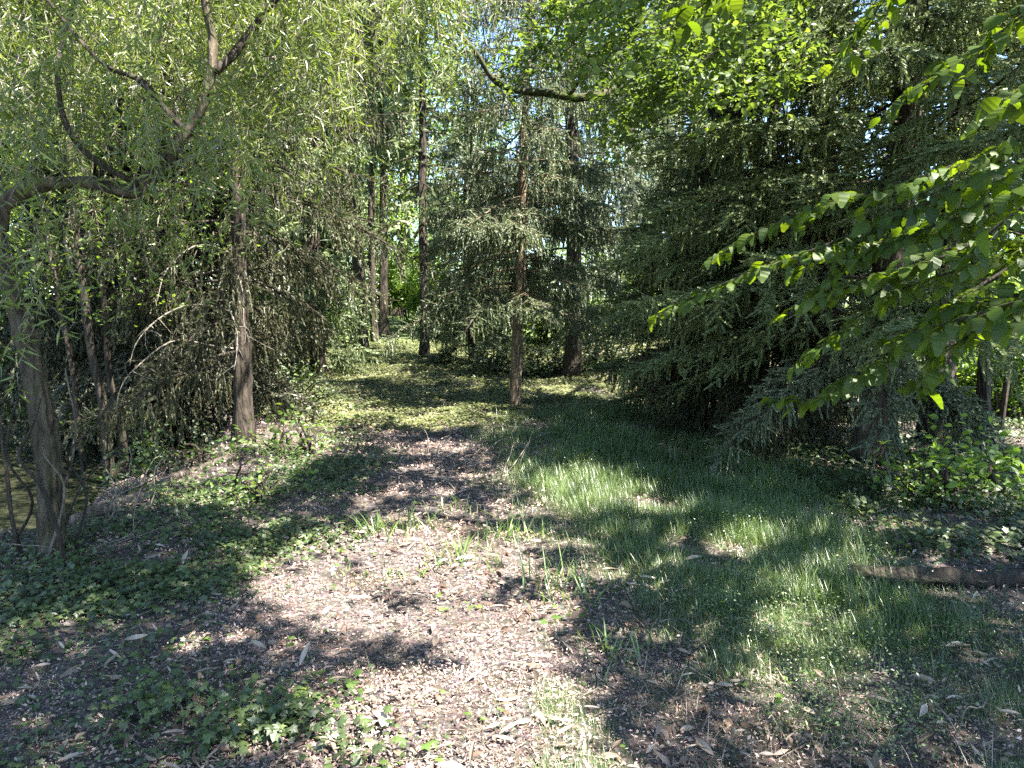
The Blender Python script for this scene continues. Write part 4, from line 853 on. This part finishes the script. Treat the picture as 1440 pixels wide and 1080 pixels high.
for k, (pts, r0, f, lab) in enumerate((([(612, 668), (690, 642), (735, 645)], .018, 5, "longest forked branch on the dark stretch of the path"), ([(560, 650), (620, 640), (690, 655)], .012, 5, "thin forked branch lying left on the dark stretch of the path"), ([(655, 640), (700, 625), (760, 632)], .014, 4, "branch at the grass corner of the dark path"),
    ([(640, 690), (655, 665), (672, 640)], .010, 3, "short branch pointing away along the dark path"), ([(530, 712), (560, 703), (590, 700)], .020, 2, "stout dark stick left of the dark path"), ([(690, 680), (720, 668), (750, 670)], .012, 4, "forked branch beside the tall grass"),
    ([(620, 705), (660, 690), (700, 694)], .009, 3, "thin stick just behind the row of grass tufts"), ([(1120, 775), (1160, 770), (1195, 740)], .009, 3, "pale curved twig in front of the trailing ivy"), ([(1280, 1010), (1330, 1050), (1370, 1075)], .008, 2, "pale stick at the lower right corner"),
    ([(460, 600), (490, 580), (500, 560)], .014, 4, "branch poking up from the ivy left of the clearing"), ([(10, 720), (60, 690), (110, 730)], .02, 4, "dark branch tangle at the foot of the willow"), ([(0, 760), (40, 735), (70, 760)], .025, 3, "thick dead branch left of the willow foot"), ([(120, 735), (180, 728), (240, 712)], .016, 5, "dark branch lying under the rotten log on the bank"), ([(90, 800), (130, 785), (190, 770)], .010, 4, "thin branch lying in front of the willow foot"), ([(150, 700), (190, 690), (240, 660)], .014, 6, "forked pale branch leaning into the pond"))):
    log("fallen_branch", pts, r0, r0 * .4, M['twig'] if k not in (4, 10, 11) else M['deadwood'], lab, "fallen branch", 490 + k, fg, .9, .2, f)
# bent shoots rising round the willow foot
for k, (pts, r0, lab) in enumerate((([(95, 770), (60, 690), (30, 640), (45, 600), (60, 560)], .014, "dark bent shoot rising left of the willow trunk"), ([(60, 775), (88, 700), (72, 650), (60, 622)], .010, "pale looping shoot in front of the willow trunk"), ([(30, 790), (15, 700), (5, 620), (-10, 540)], .016, "dark upright shoot at the left edge"),
    ([(110, 790), (140, 770), (180, 760), (205, 735)], .008, "thin pale shoot arching towards the rotten log"), ([(100, 770), (120, 700), (95, 640), (130, 600), (150, 560)], .010, "thin dark shoot winding up right of the willow trunk"), ([(45, 790), (70, 720), (100, 670), (105, 600), (85, 520)], .011, "grey shoot crossing the face of the willow trunk"), ([(20, 780), (50, 700), (20, 640), (30, 560), (60, 500)], .012, "dark crooked shoot just left of the willow trunk"), ([(130, 775), (160, 720), (210, 690), (260, 690)], .007, "thin pale shoot lying over the edge of the pond"),
    ([(90, 765), (110, 690), (150, 650), (165, 632), (205, 600)], .009, "thin pale shoot arching over the pond bank"))):
    q = wp(pts, dW - .25 + .1 * k); q[0, 2] = gz(q[0, 0], q[0, 1]) - .05; b = MB(); b.tube(wobble(smooth_path(q, 26), .015, 520 + k), np.linspace(r0, r0 * .4, 26), 7, 0, .15, k)
    tag(b.build("willow_shoot", M['bark_dark'] if k % 2 == 0 else M['deadwood']), lab, "willow shoot", "shoots round the willow foot")
# dead leaning twigs on the rough-barked spruce
b3 = at(336, 8.4)
for k in range(9):
    r = np.random.default_rng(540 + k); a = b3 + np.array([0, 0, r.uniform(1.0, 3.4)]); az = r.uniform(2.2, 5.6); L = r.uniform(.7, 1.7); h = np.array([cos(az), sin(az), 0]); b = MB()
    p = wobble(smooth_path([a, a + h * L * .5 + np.array([0, 0, .08]), a + h * L * .85 - np.array([0, 0, .2]), a + h * L - np.array([0, 0, .55])], 16), .03, 550 + k); b.tube(p, np.linspace(.012, .003, 16), 5)
    for q in range(5):
        i = r.integers(5, 15); e = p[i] + np.array([r.normal() * .12, r.normal() * .12, -r.uniform(.1, .35)]); b.tube(smooth_path([p[i], (p[i] + e) / 2 + r.normal(size=3) * .03, e], 6), np.linspace(.004, .0015, 6), 4)
    b.build("dead_branch", M['twig'], L1)
